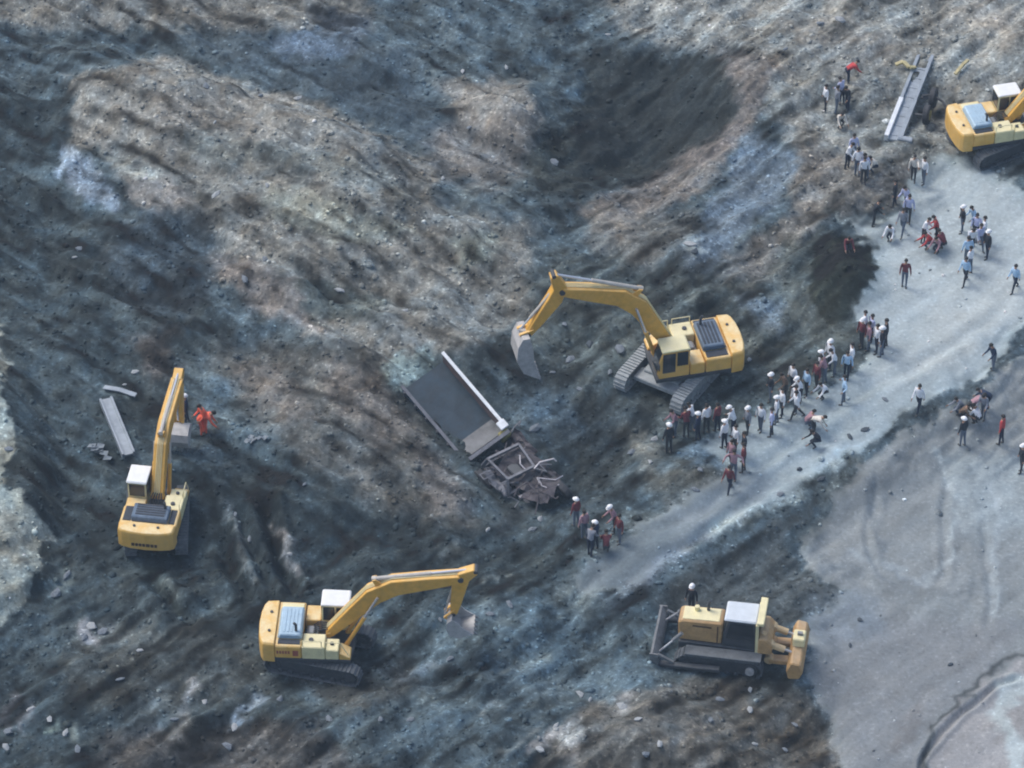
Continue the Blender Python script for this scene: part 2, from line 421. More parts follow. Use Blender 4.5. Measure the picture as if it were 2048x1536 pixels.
base = np.tile(lin((80, 96, 110)), (MH, MW, 1))
def grade(c):
    c = np.asarray(c, float); L = c.mean()
    cool = np.array([L * .945 + 1, L * 1.0 + 2, L * 1.055 + 2])
    if c[0] > c[2] - 10 and L < 160:
        c = .58 * cool + .42 * c + .5
    elif L < 95:
        c = c * .75 + cool * .25 + np.array([2, 1, 0])
    return c
def lay(c, m, k):
    global base
    c = grade(c)
    base = base * (1 - (m * k)[..., None]) + lin(c) * (m * k)[..., None]
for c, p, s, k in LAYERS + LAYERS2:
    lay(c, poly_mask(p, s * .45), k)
for c, p, w, s, k in STROKES:
    lay(c, stroke_mask(p, w, s * .7), k)
SMOOTH = np.clip(poly_mask(ROAD, 10) + poly_mask(YARD, 10) * (1 - poly_mask(LAYERS2[5][1], 10)), 0, 1)
SMOOTH = np.clip(SMOOTH + .6 * poly_mask([(1190, 95), (1310, 120), (1440, 110), (1490, 240), (1400, 330), (1250, 340), (1150, 300)], 16) + .55 * poly_mask(LAYERS2[5][1], 10) + .4 * poly_mask([(1490, 262), (1592, 312), (1580, 372), (1390, 560), (1355, 510), (1440, 390)], 12) + .5 * poly_mask([(340, 70), (620, 60), (820, 90), (880, 300), (600, 190)], 14), 0, 1)
ROADM = poly_mask(ROAD, 4); YARDM = poly_mask(YARD, 4); OUTM = poly_mask(OUTCROP, 4)

def sample(arr, u, v):
    a = np.clip((u - U0) / CELL - .5, 0, MW - 1.001); b = np.clip((v - V0) / CELL - .5, 0, MH - 1.001)
    i = a.astype(int); j = b.astype(int); fx = a - i; fy = b - j
    if arr.ndim == 3:
        fx = fx[..., None]; fy = fy[..., None]
    return (arr[j, i] * (1 - fx) + arr[j, i + 1] * fx) * (1 - fy) + (arr[j + 1, i] * (1 - fx) + arr[j + 1, i + 1] * fx) * fy

GU, GV = project_np(GX, GY, GZ)
wu = GU + 26 * fbm(GX * .6, GY * .6, 3, 101, .6); wv = GV + 20 * fbm(GX * .6, GY * .6, 3, 131, .6)
wu = wu + 12 * fbm(GX * 1.8, GY * 1.8, 2, 151, .6); wv = wv + 11 * fbm(GX * 1.8, GY * 1.8, 2, 161, .6)
CLR = sample(base, wu, wv)
sm = sample(SMOOTH, wu, wv)
def streak(deg, lng, sht, seed):
    c, s = math.cos(R(deg)), math.sin(R(deg))
    return fbm((GX * c + GY * s) / lng, (-GX * s + GY * c) / sht, 2, seed, .5)
wl = sstep(1250, 950, GU) * sstep(1200, 950, GV)
wr = 1 - wl
st = wl * streak(-40, 3.0, .42, 201) + wr * streak(44, 3.2, .45, 211)
st2 = wl * streak(-33, 1.3, .5, 221) + wr * streak(36, 1.3, .5, 231)
blot = fbm(GX * .45, GY * .45, 4, 241, .6)
grit = fbm(GX * 1.5, GY * 1.3, 2, 251, .6)
salt = RNG.random(GX.shape)
rough = 1 - .80 * sm
val = 1 + rough * (.56 * st + .36 * st2 + .30 * blot + .45 * grit)
val = np.clip(val, .28, 2.8)
tint = fbm(GX * .9, GY * .9, 3, 271)
tint2 = fbm(GX * 2.6, GY * 2.6, 2, 281)
CLR = CLR * val[..., None]
CLR[..., 0] *= 1 + rough * (.10 * tint + .06 * tint2)
CLR[..., 2] *= 1 - rough * (.09 * tint + .06 * tint2)
CLR = np.clip((CLR - AIR) / KLIGHT, .009, .85)
smc = np.clip(sm, 0, 1)[..., None]
CLR = CLR * (np.array([.97, .955, .875]) * (1 - smc) + np.array([.965, .945, .945]) * smc)
lum = CLR.mean(-1)                                   # wet coal spoil is darker and more even than the dry earth
CLR = np.clip(CLR * (np.clip(lum / .13, .25, 1) ** .38)[..., None], .008, .85)

def soil_material(name, rough_v, bump, scale, grain=1.0):
    m = bpy.data.materials.new(name); m.use_nodes = True
    n = m.node_tree; b = n.nodes['Principled BSDF']
    at = n.nodes.new('ShaderNodeAttribute'); at.attribute_name = 'soil'
    tc = n.nodes.new('ShaderNodeTexCoord')
    nz = n.nodes.new('ShaderNodeTexNoise'); nz.inputs['Scale'].default_value = scale; nz.inputs['Detail'].default_value = 6; nz.inputs['Roughness'].default_value = .7
    n.links.new(tc.outputs['Object'], nz.inputs['Vector'])
    mr = n.nodes.new('ShaderNodeMapRange'); mr.inputs[1].default_value = .25; mr.inputs[2].default_value = .75; mr.inputs[3].default_value = 1 - .5 * grain; mr.inputs[4].default_value = 1 + .55 * grain
    n.links.new(nz.outputs[0], mr.inputs[0])
    mx = n.nodes.new('ShaderNodeVectorMath'); mx.operation = 'SCALE'
    # separate pale and dark grains: gravel and clods a hand across
    n2 = n.nodes.new('ShaderNodeTexNoise'); n2.inputs['Scale'].default_value = 5.5; n2.inputs['Detail'].default_value = 1.5; n2.inputs['Roughness'].default_value = .5
    n.links.new(tc.outputs['Object'], n2.inputs['Vector'])
    hi = n.nodes.new('ShaderNodeMapRange'); lo = n.nodes.new('ShaderNodeMapRange')
    for q, a, b_, c, d in ((hi, .60, .70, 1.0, 1 + .75 * grain), (lo, .30, .42, 1 - .45 * grain, 1.0)):
        q.inputs[1].default_value = a; q.inputs[2].default_value = b_; q.inputs[3].default_value = c; q.inputs[4].default_value = d
        n.links.new(n2.outputs[0], q.inputs[0])
    m1 = n.nodes.new('ShaderNodeMath'); m1.operation = 'MULTIPLY'; n.links.new(hi.outputs[0], m1.inputs[0]); n.links.new(lo.outputs[0], m1.inputs[1])
    m2 = n.nodes.new('ShaderNodeMath'); m2.operation = 'MULTIPLY'; n.links.new(m1.outputs[0], m2.inputs[0]); n.links.new(mr.outputs[0], m2.inputs[1])
    n.links.new(at.outputs['Color'], mx.inputs[0]); n.links.new(m2.outputs[0], mx.inputs['Scale'])
    n.links.new(mx.outputs[0], b.inputs['Base Color'])
    bp = n.nodes.new('ShaderNodeBump'); bp.inputs['Strength'].default_value = bump; bp.inputs['Distance'].default_value = .12
    n.links.new(nz.outputs[0], bp.inputs['Height']); n.links.new(bp.outputs[0], b.inputs['Normal'])
    b.inputs['Roughness'].default_value = rough_v
    b.inputs['Specular IOR Level'].default_value = .25
    return m

NY, NX = GX.shape
VERT = np.stack([GX, GY, GZ], -1).reshape(-1, 3)
CV = np.concatenate([CLR, np.ones((NY, NX, 1))], -1).reshape(-1, 4)
idx = np.arange(NY * NX).reshape(NY, NX)
QUAD = np.stack([idx[:-1, :-1], idx[:-1, 1:], idx[1:, 1:], idx[1:, :-1]], -1).reshape(-1, 4)
fz = np.zeros((NY, NX), np.int8)
fz[sample(ROADM, wu, wv) > .5] = 1
fz[(sample(YARDM, wu, wv) > .5) & (fz == 0)] = 2
fz[(sample(OUTM, wu, wv) > .5)] = 3
FZ = fz[:-1, :-1].reshape(-1)
for zone, name, mat in ((0, 'ground', soil_material('spoil', .9, .3, 4)), (1, 'dirt_road', soil_material('road_dust', .95, .12, 6, .28)), (2, 'dirt_yard', soil_material('yard_dust', .95, .12, 6, .32)), (3, 'rock_terrain', soil_material('pale_rock', .9, .3, 4, .8))):
    q = QUAD[FZ == zone]
    used, inv = np.unique(q, return_inverse=True)
    me = bpy.data.meshes.new(name)
    me.vertices.add(len(used)); me.vertices.foreach_set('co', VERT[used].ravel())
    me.loops.add(q.size); me.loops.foreach_set('vertex_index', inv.reshape(-1).astype(np.int32))
    me.polygons.add(len(q)); me.polygons.foreach_set('loop_start', np.arange(0, q.size, 4, dtype=np.int32))
    me.polygons.foreach_set('use_smooth', np.ones(len(q), bool))
    at = me.attributes.new('soil', 'FLOAT_COLOR', 'POINT'); at.data.foreach_set('color', CV[used].ravel())
    me.update(); me.validate()
    me.materials.append(mat)
    o = bpy.data.objects.new(name, me); COL.objects.link(o); o['kind'] = 'structure'

# ------------------------------------------------------------------ materials
def srgb(r, g, b):
    return tuple(float(x) for x in lin((r, g, b)))

MATS = {}
def mat(name, color, rough=.6, metal=0.0, var=.15, scale=3.0, dust_skylight=0.0, dust_skylight_col=(.55, .50, .40), spec=.4):
    if name in MATS:
        return MATS[name]
    m = bpy.data.materials.new(name); m.use_nodes = True
    n = m.node_tree; b = n.nodes['Principled BSDF']
    tc = n.nodes.new('ShaderNodeTexCoord')
    nz = n.nodes.new('ShaderNodeTexNoise'); nz.inputs['Scale'].default_value = scale; nz.inputs['Detail'].default_value = 5; nz.inputs['Roughness'].default_value = .65
    n.links.new(tc.outputs['Object'], nz.inputs['Vector'])
    mr = n.nodes.new('ShaderNodeMapRange'); mr.inputs[1].default_value = .3; mr.inputs[2].default_value = .7
    mr.inputs[3].default_value = 1 - var; mr.inputs[4].default_value = 1 + var
    n.links.new(nz.outputs[0], mr.inputs[0])
    sc = n.nodes.new('ShaderNodeVectorMath'); sc.operation = 'SCALE'; sc.inputs[0].default_value = color
    n.links.new(mr.outputs[0], sc.inputs['Scale'])
    out = sc.outputs[0]
    if dust_skylight > 0:                                   # dusty layer from the pit, plus sky-lit tops put into the colour
        ge = n.nodes.new('ShaderNodeNewGeometry'); sx = n.nodes.new('ShaderNodeSeparateXYZ')
        n.links.new(ge.outputs['Normal'], sx.inputs[0])
        up = n.nodes.new('ShaderNodeMapRange'); up.inputs[1].default_value = .45; up.inputs[2].default_value = .95
        up.inputs[3].default_value = .25; up.inputs[4].default_value = 1.0
        n.links.new(sx.outputs[2], up.inputs[0])
        n2 = n.nodes.new('ShaderNodeTexNoise'); n2.inputs['Scale'].default_value = 1.7; n2.inputs['Detail'].default_value = 7; n2.inputs['Roughness'].default_value = .7
        n.links.new(tc.outputs['Object'], n2.inputs['Vector'])
        m2 = n.nodes.new('ShaderNodeMapRange'); m2.inputs[1].default_value = .32; m2.inputs[2].default_value = .68; m2.inputs[3].default_value = .2 * dust_skylight; m2.inputs[4].default_value = dust_skylight
        n.links.new(n2.outputs[0], m2.inputs[0])
        ml = n.nodes.new('ShaderNodeMath'); ml.operation = 'MULTIPLY'
        n.links.new(up.outputs[0], ml.inputs[0]); n.links.new(m2.outputs[0], ml.inputs[1])
        mx = n.nodes.new('ShaderNodeMix'); mx.data_type = 'RGBA'
        n.links.new(ml.outputs[0], mx.inputs[0]); n.links.new(out, mx.inputs[6]); mx.inputs[7].default_value = (*dust_skylight_col, 1)
        out = mx.outputs[2]
    n.links.new(out, b.inputs['Base Color'])
    b.inputs['Roughness'].default_value = rough
    b.inputs['Metallic'].default_value = metal
    b.inputs['Specular IOR Level'].default_value = spec
    MATS[name] = m
    return m

YEL = mat('yellow_paint', (.72, .39, .05), .42, 0, .12, 2.2, .8, (.84, .76, .50))
YEL2 = mat('yellow_paint_boom', (.71, .37, .045), .45, 0, .16, 2.6, .45, (.80, .66, .38))
CREAM = mat('cream_weathered_paint', (.74, .66, .36), .5, 0, .14, 2.5, .4, (.80, .76, .6))
ORANGE = mat('faded_orange_paint', (.52, .275, .07), .55, 0, .16, 2.4, .35, (.62, .48, .30))
ORANGE_PALE = mat('pale_tan_paint', (.60, .43, .22), .6, 0, .2, 3.5, .4, (.66, .56, .40))
WHITE = mat('white_paint', (.78, .79, .78), .45, 0, .06, 3)
GLASS = mat('tinted_glass', (.02, .026, .034), .12, 0, .1, 2, spec=.6)
GRILLE = mat('dark_grille', (.035, .042, .055), .55, 0, .3, 6)
HOOD_SKY_PALE = mat('pale_sky_reflection_hood', (.36, .50, .60), .4, .1, .14, 4, .2, (.6, .68, .74))  # grey plate; the sky reflected in it is put into this pale blue
HOOD_SKY_SLATE = mat('slate_sky_reflection_hood', (.085, .125, .18), .38, .1, .3, 4, .2, (.4, .48, .55))  # same grey plate, with a dimmer sky reflection coloured in
STEEL = mat('worn_steel', (.22, .23, .24), .5, .4, .25, 5, .35, (.36, .37, .37))
BUCKET = mat('scraped_bucket_steel', (.42, .41, .40), .6, .1, .25, 4, .5, (.56, .55, .53))
MUDDY = mat('mud_caked_track', (.085, .095, .105), .85, 0, .4, 5, .5, (.20, .22, .235))
DUSTY = mat('dust_caked_track', (.27, .295, .30), .85, 0, .3, 5, .7, (.40, .43, .44))
BLACK = mat('black_rubber', (.022, .024, .028), .8, 0, .3, 5, .4, (.12, .12, .13))
DARK = mat('dark_machine_steel', (.045, .05, .058), .6, .1, .3, 4, .4, (.15, .16, .17))
CHROME = mat('cylinder_rod_steel', (.72, .73, .76), .22, .6, .05, 2)
BARREL = mat('pale_cylinder_barrel', (.50, .47, .42), .45, .1, .15, 4)
RED = mat('red_decal', (.36, .10, .06), .5, 0, .1)
INK = mat('dark_brown_lettering', (.10, .06, .03), .6, 0, .2)
WRECK = mat('dull_wreck_steel', (.10, .11, .13), .6, .3, .4, 5, .4, (.24, .24, .27))
WRECK_PALE = mat('bare_bent_steel', (.33, .33, .37), .5, .3, .3, 6, .4, (.45, .45, .48))
WRECK_BLUE = mat('blue_grey_bed_steel', (.055, .095, .14), .65, .1, .3, 2.0, .4, (.11, .16, .20))
RUST = mat('rust_brown_steel', (.15, .10, .09), .8, .1, .35, 3, .3, (.25, .2, .19))
OLIVE = mat('olive_yellow_paint', (.28, .25, .09), .6, 0, .3, 5)
ALU = mat('bright_bare_metal', (.74, .77, .79), .4, .2, .15, 4)
ALU_DULL = mat('dull_grey_metal', (.27, .31, .35), .5, .2, .25, 3, .4, (.4, .44, .47))

# ------------------------------------------------------------------ mesh helpers
class MB:
    def __init__(self):
        self.v = []; self.f = []
    def add(self, vs, fs, M=None):
        k = len(self.v)
        for p in vs:
            p = Vector(p)
            self.v.append(tuple(M @ p) if M else tuple(p))
        for f in fs:
            self.f.append([i + k for i in f])
        return self
    def box(self, x0, x1, y0, y1, z0, z1, M=None):
        vs = [(x0, y0, z0), (x1, y0, z0), (x1, y1, z0), (x0, y1, z0), (x0, y0, z1), (x1, y0, z1), (x1, y1, z1), (x0, y1, z1)]
        return self.add(vs, [(0, 3, 2, 1), (4, 5, 6, 7), (0, 1, 5, 4), (1, 2, 6, 5), (2, 3, 7, 6), (3, 0, 4, 7)], M)
    def prism(self, prof, y0, y1, M=None):
        """profile of (x, z) points swept from y0 to y1"""
        n = len(prof)
        vs = [(x, y0, z) for x, z in prof] + [(x, y1, z) for x, z in prof]
        fs = [tuple(range(n)), tuple(range(2 * n - 1, n - 1, -1))] + [(i, (i + 1) % n, n + (i + 1) % n, n + i) for i in range(n)]
        return self.add(vs, fs, M)
    def plan(self, prof, z0, z1, M=None):
        n = len(prof)
        vs = [(x, y, z0) for x, y in prof] + [(x, y, z1) for x, y in prof]
        fs = [tuple(range(n - 1, -1, -1)), tuple(range(n, 2 * n))] + [(i, (i + 1) % n, n + (i + 1) % n, n + i) for i in range(n)]
        return self.add(vs, fs, M)
    def rod(self, p0, p1, r0, r1=None, n=10, caps=True):
        p0, p1 = Vector(p0), Vector(p1)
        r1 = r0 if r1 is None else r1
        d = (p1 - p0).normalized()
        a = d.cross(Vector((0, 0, 1)))
        if a.length < 1e-3:
            a = d.cross(Vector((0, 1, 0)))
        a.normalize(); b = d.cross(a)
        vs = []
        for p, r in ((p0, r0), (p1, r1)):
            for i in range(n):
                t = 2 * math.pi * i / n
                vs.append(p + (a * math.cos(t) + b * math.sin(t)) * r)
        fs = [(i, (i + 1) % n, n + (i + 1) % n, n + i) for i in range(n)]
        if caps:
            fs += [tuple(range(n - 1, -1, -1)), tuple(range(n, 2 * n))]
        return self.add(vs, fs)
    def bar(self, p0, p1, w, h, up=(0, 0, 1)):
        p0, p1 = Vector(p0), Vector(p1)
        d = (p1 - p0); L = d.length; d.normalize()
        s = d.cross(Vector(up)); s.normalize(); t = s.cross(d)
        M = Matrix((d, s, t)).transposed().to_4x4(); M.translation = p0
        return self.box(0, L, -w / 2, w / 2, -h / 2, h / 2, M)
    def path(self, pts, r, n=7):
        for i in range(len(pts) - 1):
            self.rod(pts[i], pts[i + 1], r, r, n)
        return self
    def build(self, name, material, parent=None, bevel=0.0, smooth=False):
        me = bpy.data.meshes.new(name)
        bm = bmesh.new()
        vs = [bm.verts.new(p) for p in self.v]
        for f in self.f:
            try:
                bm.faces.new([vs[i] for i in f])
            except ValueError:
                pass
        bmesh.ops.recalc_face_normals(bm, faces=bm.faces[:])
        if bevel > 0:
            es = [e for e in bm.edges if len(e.link_faces) == 2 and e.calc_face_angle(0) > R(28)]
            bmesh.ops.bevel(bm, geom=es, offset=bevel, segments=1, affect='EDGES', clamp_overlap=True)
        bm.to_mesh(me); bm.free()
        if smooth:
            for p in me.polygons:
                p.use_smooth = True
        me.materials.append(material)
        o = bpy.data.objects.new(name, me); COL.objects.link(o)
        if parent is not None:
            o.parent = parent
        return o

def tag(o, label, cat, group=None):
    o['label'] = label; o['category'] = cat
    if group:
        o['group'] = group
    return o

def empty(name, loc, rz=0.0, rx=0.0, ry=0.0):
    o = bpy.data.objects.new(name, None); COL.objects.link(o)
    o.location = loc; o.rotation_euler = (rx, ry, rz); o.empty_display_size = .3
    return o

# ------------------------------------------------------------------ crawler tracks
def stadium(L, r, n=9):
    pts = []
    for i in range(n):
        t = -math.pi / 2 + math.pi * i / (n - 1)
        pts.append((L / 2 - r + r * math.cos(t), r + r * math.sin(t)))
    for i in range(n):
        t = math.pi / 2 + math.pi * i / (n - 1)
        pts.append((-L / 2 + r + r * math.cos(t), r + r * math.sin(t)))
    return pts

def add_track(root, y, L, r, w, yaw, m_chain, m_frame, x0=0.0, front_raise=0.0):
    Rz = Matrix.Rotation(yaw, 4, 'Z')
    off = Rz @ Vector((x0, y, 0))
    fr = MB(); fr.prism(stadium(L - .35, r - .16), -w * .28, w * .28, Matrix.Translation((0, 0, .16)))
    for k in range(7):
        x = -L / 2 + .75 + k * (L - 1.5) / 6
        fr.rod((x, -w * .4, .19), (x, w * .4, .19), .12, n=8)
    f = fr.build('track_frame', m_frame, root, .02)
    f.location = off; f.rotation_euler = (0, 0, yaw)
    prof = stadium(L, r, 13)
    # even spacing of shoes round the loop
    per = [math.dist(prof[i], prof[(i + 1) % len(prof)]) for i in range(len(prof))]
    tot = sum(per); N = int(tot / .19); ch = MB(); s = 0
    for k in range(N):
        d = tot * k / N; i = 0
        while d > per[i]:
            d -= per[i]; i += 1
        a, b = prof[i], prof[(i + 1) % len(prof)]
        t = d / per[i]
        tx, tz = (b[0] - a[0]) / per[i], (b[1] - a[1]) / per[i]
        px, pz = a[0] + (b[0] - a[0]) * t, a[1] + (b[1] - a[1]) * t
        M = Matrix(((tx, 0, tz, px), (0, 1, 0, 0), (tz, 0, -tx, pz), (0, 0, 0, 1)))
        ch.box(-.088, .088, -w / 2, w / 2, -.035, .0, M)
        ch.box(-.085, -.045, -w / 2, w / 2, .002, .05, M)
    ch.build('track_chain', m_chain, f)
    for nm, x in (('sprocket', -L / 2 + r), ('idler', L / 2 - r)):
        wl = MB(); wl.rod((x, -w * .36, r), (x, w * .36, r), r * .62, n=16); wl.rod((x, -w * .44, r), (x, w * .44, r), r * .25, n=12)
        wl.build(nm, m_frame, f, .02)
    return f

# ------------------------------------------------------------------ excavators
def thick_line(pts, ths):
    """outline of a box-section member along (x, z) points with a thickness at each"""
    up, dn = [], []
    for i, (x, z) in enumerate(pts):
        a = pts[max(0, i - 1)]; b = pts[min(len(pts) - 1, i + 1)]
        dx, dz = b[0] - a[0], b[1] - a[1]; l = math.hypot(dx, dz) or 1
        nx, nz = -dz / l, dx / l
        up.append((x + nx * ths[i] / 2, z + nz * ths[i] / 2)); dn.append((x - nx * ths[i] / 2, z - nz * ths[i] / 2))
    return up + dn[::-1]

def cyl(root, name, p0, p1, y, frac=.55, r=.085):
    """hydraulic cylinder: barrel with its rod"""
    a, b = Vector((p0[0], y, p0[1])), Vector((p1[0], y, p1[1]))
    m = a.lerp(b, frac)
    c = MB(); c.rod(a, m, r, n=10); c.rod(a - (b - a).normalized() * .1, a + (b - a).normalized() * .1, r * 1.25, n=8)
    o = c.build(name, YEL2 if name == 'boom_cylinder' else BARREL, root, 0, False)
    q = MB(); q.rod(m, b, r * .62, n=10)
    q.build('rod', CHROME, o)
    return o

def excavator(pos, heading, track_yaw, label, joints=None, local=None, hood=HOOD_SKY_SLATE, body=YEL, roof=WHITE, chain=MUDDY, frame=DARK,
              tilt=(0, 0), writing=False, open_door=False, red_mark=False, S=1.0, flip=1, gauge=1.26, under=0.0):
    root = empty('excavator', pos, heading, tilt[0], tilt[1])
    root.scale = (S, S, S)
    tag(root, label, 'excavator', 'excavators digging in the spoil')
    # undercarriage
    ty = track_yaw - heading
    for s in (-1, 1):
        f = add_track(root, s * gauge, 4.5, .48, .60, ty, chain, frame); f.location.x += under
    u = MB(); Rz = Matrix.Translation((under, 0, 0)) @ Matrix.Rotation(ty, 4, 'Z')
    u.box(-1.0, 1.0, -.95, .95, .42, .80, Rz); u.box(-1.5, -.7, -1.2, 1.2, .40, .66, Rz); u.box(.7, 1.5, -1.2, 1.2, .40, .66, Rz)
    u.build('car_body', frame, root, .04)
    t = MB(); t.rod((0, 0, .79), (0, 0, 1.06), .72, n=28); t.build('turntable', DARK, root)
    # revolving deck
    d = MB(); d.plan([(-2.35, -1.42), (1.5, -1.42), (1.62, -.55), (1.62, 1.42), (-2.35, 1.42)], 1.05, 1.26); d.build('deck', DARK, root, .02)
    # counterweight: rounded tail with a sloping upper edge
    arc = [(-1.95, -1.46)] + [(-2.35 - .42 * math.cos(R(a)) ** .8 if abs(a) < 89 else -2.35, 1.46 * math.sin(R(a))) for a in (-75, -55, -30, 0, 30, 55, 75)] + [(-1.95, 1.46)]
    cw = MB(); n = len(arc)
    rings = [(0.97, 1.02), (1.0, 1.12), (1.0, 1.92), (.985, 2.08), (.93, 2.18)]
    vs = []
    for k, z in rings:
        vs += [(-1.95 + (x + 1.95) * (k if z > 2 or z < 1.1 else 1), y * (k if z > 2 else 1), z) for x, y in arc]
    fs = [tuple(range(n - 1, -1, -1)), tuple(range(4 * n, 5 * n))]
    for r_ in range(4):
        fs += [(r_ * n + i, r_ * n + (i + 1) % n, (r_ + 1) * n + (i + 1) % n, (r_ + 1) * n + i) for i in range(n)]
    cw.add(vs, fs); c_o = cw.build('counterweight', body, root, .025)
    for s in (-.6, .6):
        e = MB(); e.rod((-2.25, s, 2.16), (-2.25, s, 2.24), .07, n=8); e.build('lifting_eye', DARK, c_o)
    if writing:                                     # unreadable row of letters on the tail
        x = -.62
        for wdt in (.13, .15, .19, .14, .13, .14, .15):
            g = MB(); g.box(-2.802, -2.775, x, x + wdt, 1.32, 1.50); g.build('letter', INK, c_o)
            x += wdt + .045
    # engine house with side doors
    eh = MB(); eh.box(-1.95, -.72, -1.43, 1.43, 1.262, 2.06); eo = eh.build('engine_house', body, root, .05)
    hd = MB(); hd.prism([(-1.86, 2.063), (-.70, 2.063), (-.76, 2.36), (-1.74, 2.36)], -.98, .86); ho = hd.build('engine_hood', hood, root, .05)
    for k in range(5):
        g = MB(); g.box(-1.60 + k * .17, -1.50 + k * .17, -.80, .68, 2.358, 2.385); g.build('louvre', GRILLE if hood is HOOD_SKY_SLATE else hood, ho)
    gr = MB(); gr.box(-1.80, -.80, -1.30, -1.02, 2.062, 2.10); gr.build('vent_grille', GRILLE, eo)
    gr = MB(); gr.box(-1.80, -.80, .90, 1.30, 2.062, 2.10); gr.build('vent_grille', GRILLE if hood is HOOD_SKY_SLATE else CREAM, eo)
    for s in (-1, 1):
        for x0, x1 in ((-1.90, -1.36), (-1.30, -.78)):
            p = MB(); p.box(x0, x1, s * 1.432 - .012, s * 1.432 + .012, 1.34, 1.98); p.build('side_door', body, eo, .008)
        if red_mark:
            p = MB(); p.box(-1.12, -.86, s * 1.452 - .008, s * 1.452 + .008, 1.46, 1.80); p.build('red_emblem', RED, eo)
            for k in range(5):
                p = MB(); p.box(-1.86 + k * .13, -1.77 + k * .13, s * 1.452 - .006, s * 1.452 + .006, 1.58, 1.76); p.build('letter', RED, eo)
    ex = MB(); ex.rod((-1.0, -.72, 2.3), (-1.0, -.72, 2.74), .065, n=10); ex.rod((-1.0, -.72, 2.74), (-1.09, -.72, 2.86), .065, n=10); ex.build('exhaust_pipe', DARK, root)
    # right-hand tanks and the tool box ahead of them
    tk = MB(); tk.box(-.70, .35, -1.43, -.50, 1.262, 2.02); tk.build('hydraulic_tank', CREAM, root, .04)
    f2 = MB(); f2.box(.37, .98, -1.42, -.62, 1.262, 1.86); f2.build('fuel_tank', CREAM, root, .04)
    tb = MB(); tb.prism([(1.0, 1.262), (1.52, 1.262), (1.50, 1.40), (1.0, 1.68)], -1.40, -.66); tb.build('tool_box', body, root, .03)
    cp = MB(); cp.rod((-.3, -.95, 2.02), (-.3, -.95, 2.09), .11, n=12); cp.build('filler_cap', DARK, root)
    cp = MB(); cp.rod((.65, -1.0, 1.86), (.65, -1.0, 1.94), .09, n=12); cp.build('filler_cap', DARK, root)
    hr = MB(); hr.path([(.4, -1.36, 1.86), (.4, -1.36, 2.32), (1.05, -1.36, 2.32), (1.45, -1.36, 1.5)], .022, 6)
    hr.path([(-.66, -1.36, 2.02), (-.66, -1.36, 2.36), (.2, -1.36, 2.36), (.2, -1.36, 2.02)], .022, 6); hr.build('handrail', CREAM, root)
    # valve block and hoses between tank and cab
    vb = MB(); vb.box(-.6, -.05, -.42, .36, 1.262, 1.66); vb.box(-.5, -.2, -.3, .2, 1.66, 1.82); vo = vb.build('valve_block', STEEL, root, .03)
    for k in range(5):
        hs = MB(); y = -.32 + k * .14; hs.path([(-.3, y, 1.78), (-.05, y, 2.02), (.25, y * .8, 2.06), (.5, y * .7, 2.0)], .028, 6); hs.build('hose', BLACK, vo)
    lc = MB(); lc.box(-.68, .02, .44, 1.42, 1.262, 1.92); lc.build('battery_cover', body, root, .04)
    # cab
    cab = empty('cab', (0, 0, 0)); cab.parent = root
    side = [(.06, 1.262), (1.48, 1.262), (1.58, 1.55), (1.50, 2.30), (1.32, 2.84), (.12, 2.84), (.06, 2.3)]
    cs = MB(); cs.prism(side, .47, 1.41); cs.build('cab_shell', body if roof is not WHITE else CREAM, cab, .04)
    rf = MB(); rf.prism([(.02, 2.842), (1.40, 2.842), (1.34, 2.93), (.10, 2.95)], .42, 1.46); rf.build('cab_roof', roof, cab, .03)
    for y in (.455, 1.425):
        for x0, x1, z0, z1 in ((.14, .66, 1.95, 2.76), (.74, 1.34, 1.62, 2.74)):
            g = MB(); g.box(x0, x1, y - .012, y + .012, z0, z1); g.build('side_window', GLASS, cab)
    g = MB(); g.add([(1.592, .53, 1.60), (1.592, 1.35, 1.60), (1.512, 1.35, 2.31), (1.512, .53, 2.31), (1.345, 1.33, 2.80), (1.345, .55, 2.80)], [(0, 1, 2, 3), (3, 2, 4, 5)]); g.build('windscreen', GLASS, cab)
    g = MB(); g.box(.044, .058, .55, 1.33, 2.0, 2.76); g.build('rear_window', GLASS, cab)
    mr = MB(); mr.path([(1.5, 1.42, 2.2), (1.6, 1.62, 2.25)], .018, 6); mr.box(1.57, 1.63, 1.56, 1.76, 2.1, 2.42); mr.build('mirror', DARK, cab)
    if open_door:
        dr = MB(); dr.box(.06, .12, 1.45, 2.15, 1.55, 2.72); dr.build('cab_door', WHITE, cab, .02)
    # boom, stick, bucket: joints in the plane of the boom
    if local is None:
        hx, hy = math.cos(heading), math.sin(heading)
        loc = {}
        for k, (pu, pv) in joints.items():
            dd = ray(pu, pv); nrm = Vector((-hy, hx, 0))
            tt = (Vector(pos) - CAM).dot(nrm) / dd.dot(nrm)
            p = CAM + dd * tt - Vector(pos)
            loc[k] = ((p.x * hx + p.y * hy) / S, p.z / S)
        local = loc; local['flip'] = flip
    F = (.45, 1.75)
    E, T, A, B, K = local['elbow'], local['tip'], local['top'], local['wrist'], local['teeth']
    mid = lambda a, b, k: (a[0] + (b[0] - a[0]) * k, a[1] + (b[1] - a[1]) * k)
    e0, e1 = mid(E, F, .16), mid(E, T, .16)
    bo = MB(); bo.prism(thick_line([F, mid(F, E, .45), e0, e1, mid(E, T, .6), T], [.42, .70, .90, .88, .68, .42]), -.31, .31)
    bo.rod((F[0], -.36, F[1]), (F[0], .36, F[1]), .16, n=14)
    b_o = bo.build('boom', YEL2, root, .03)
    dl = MB(); dl.rod((T[0], -.33, T[1]), (T[0], .33, T[1]), .13, n=14); dl.build('boom_pin', DARK, b_o)
    pp = MB()
    up = thick_line([F, e0, e1, T], [.46, .94, .92, .46])[:4]
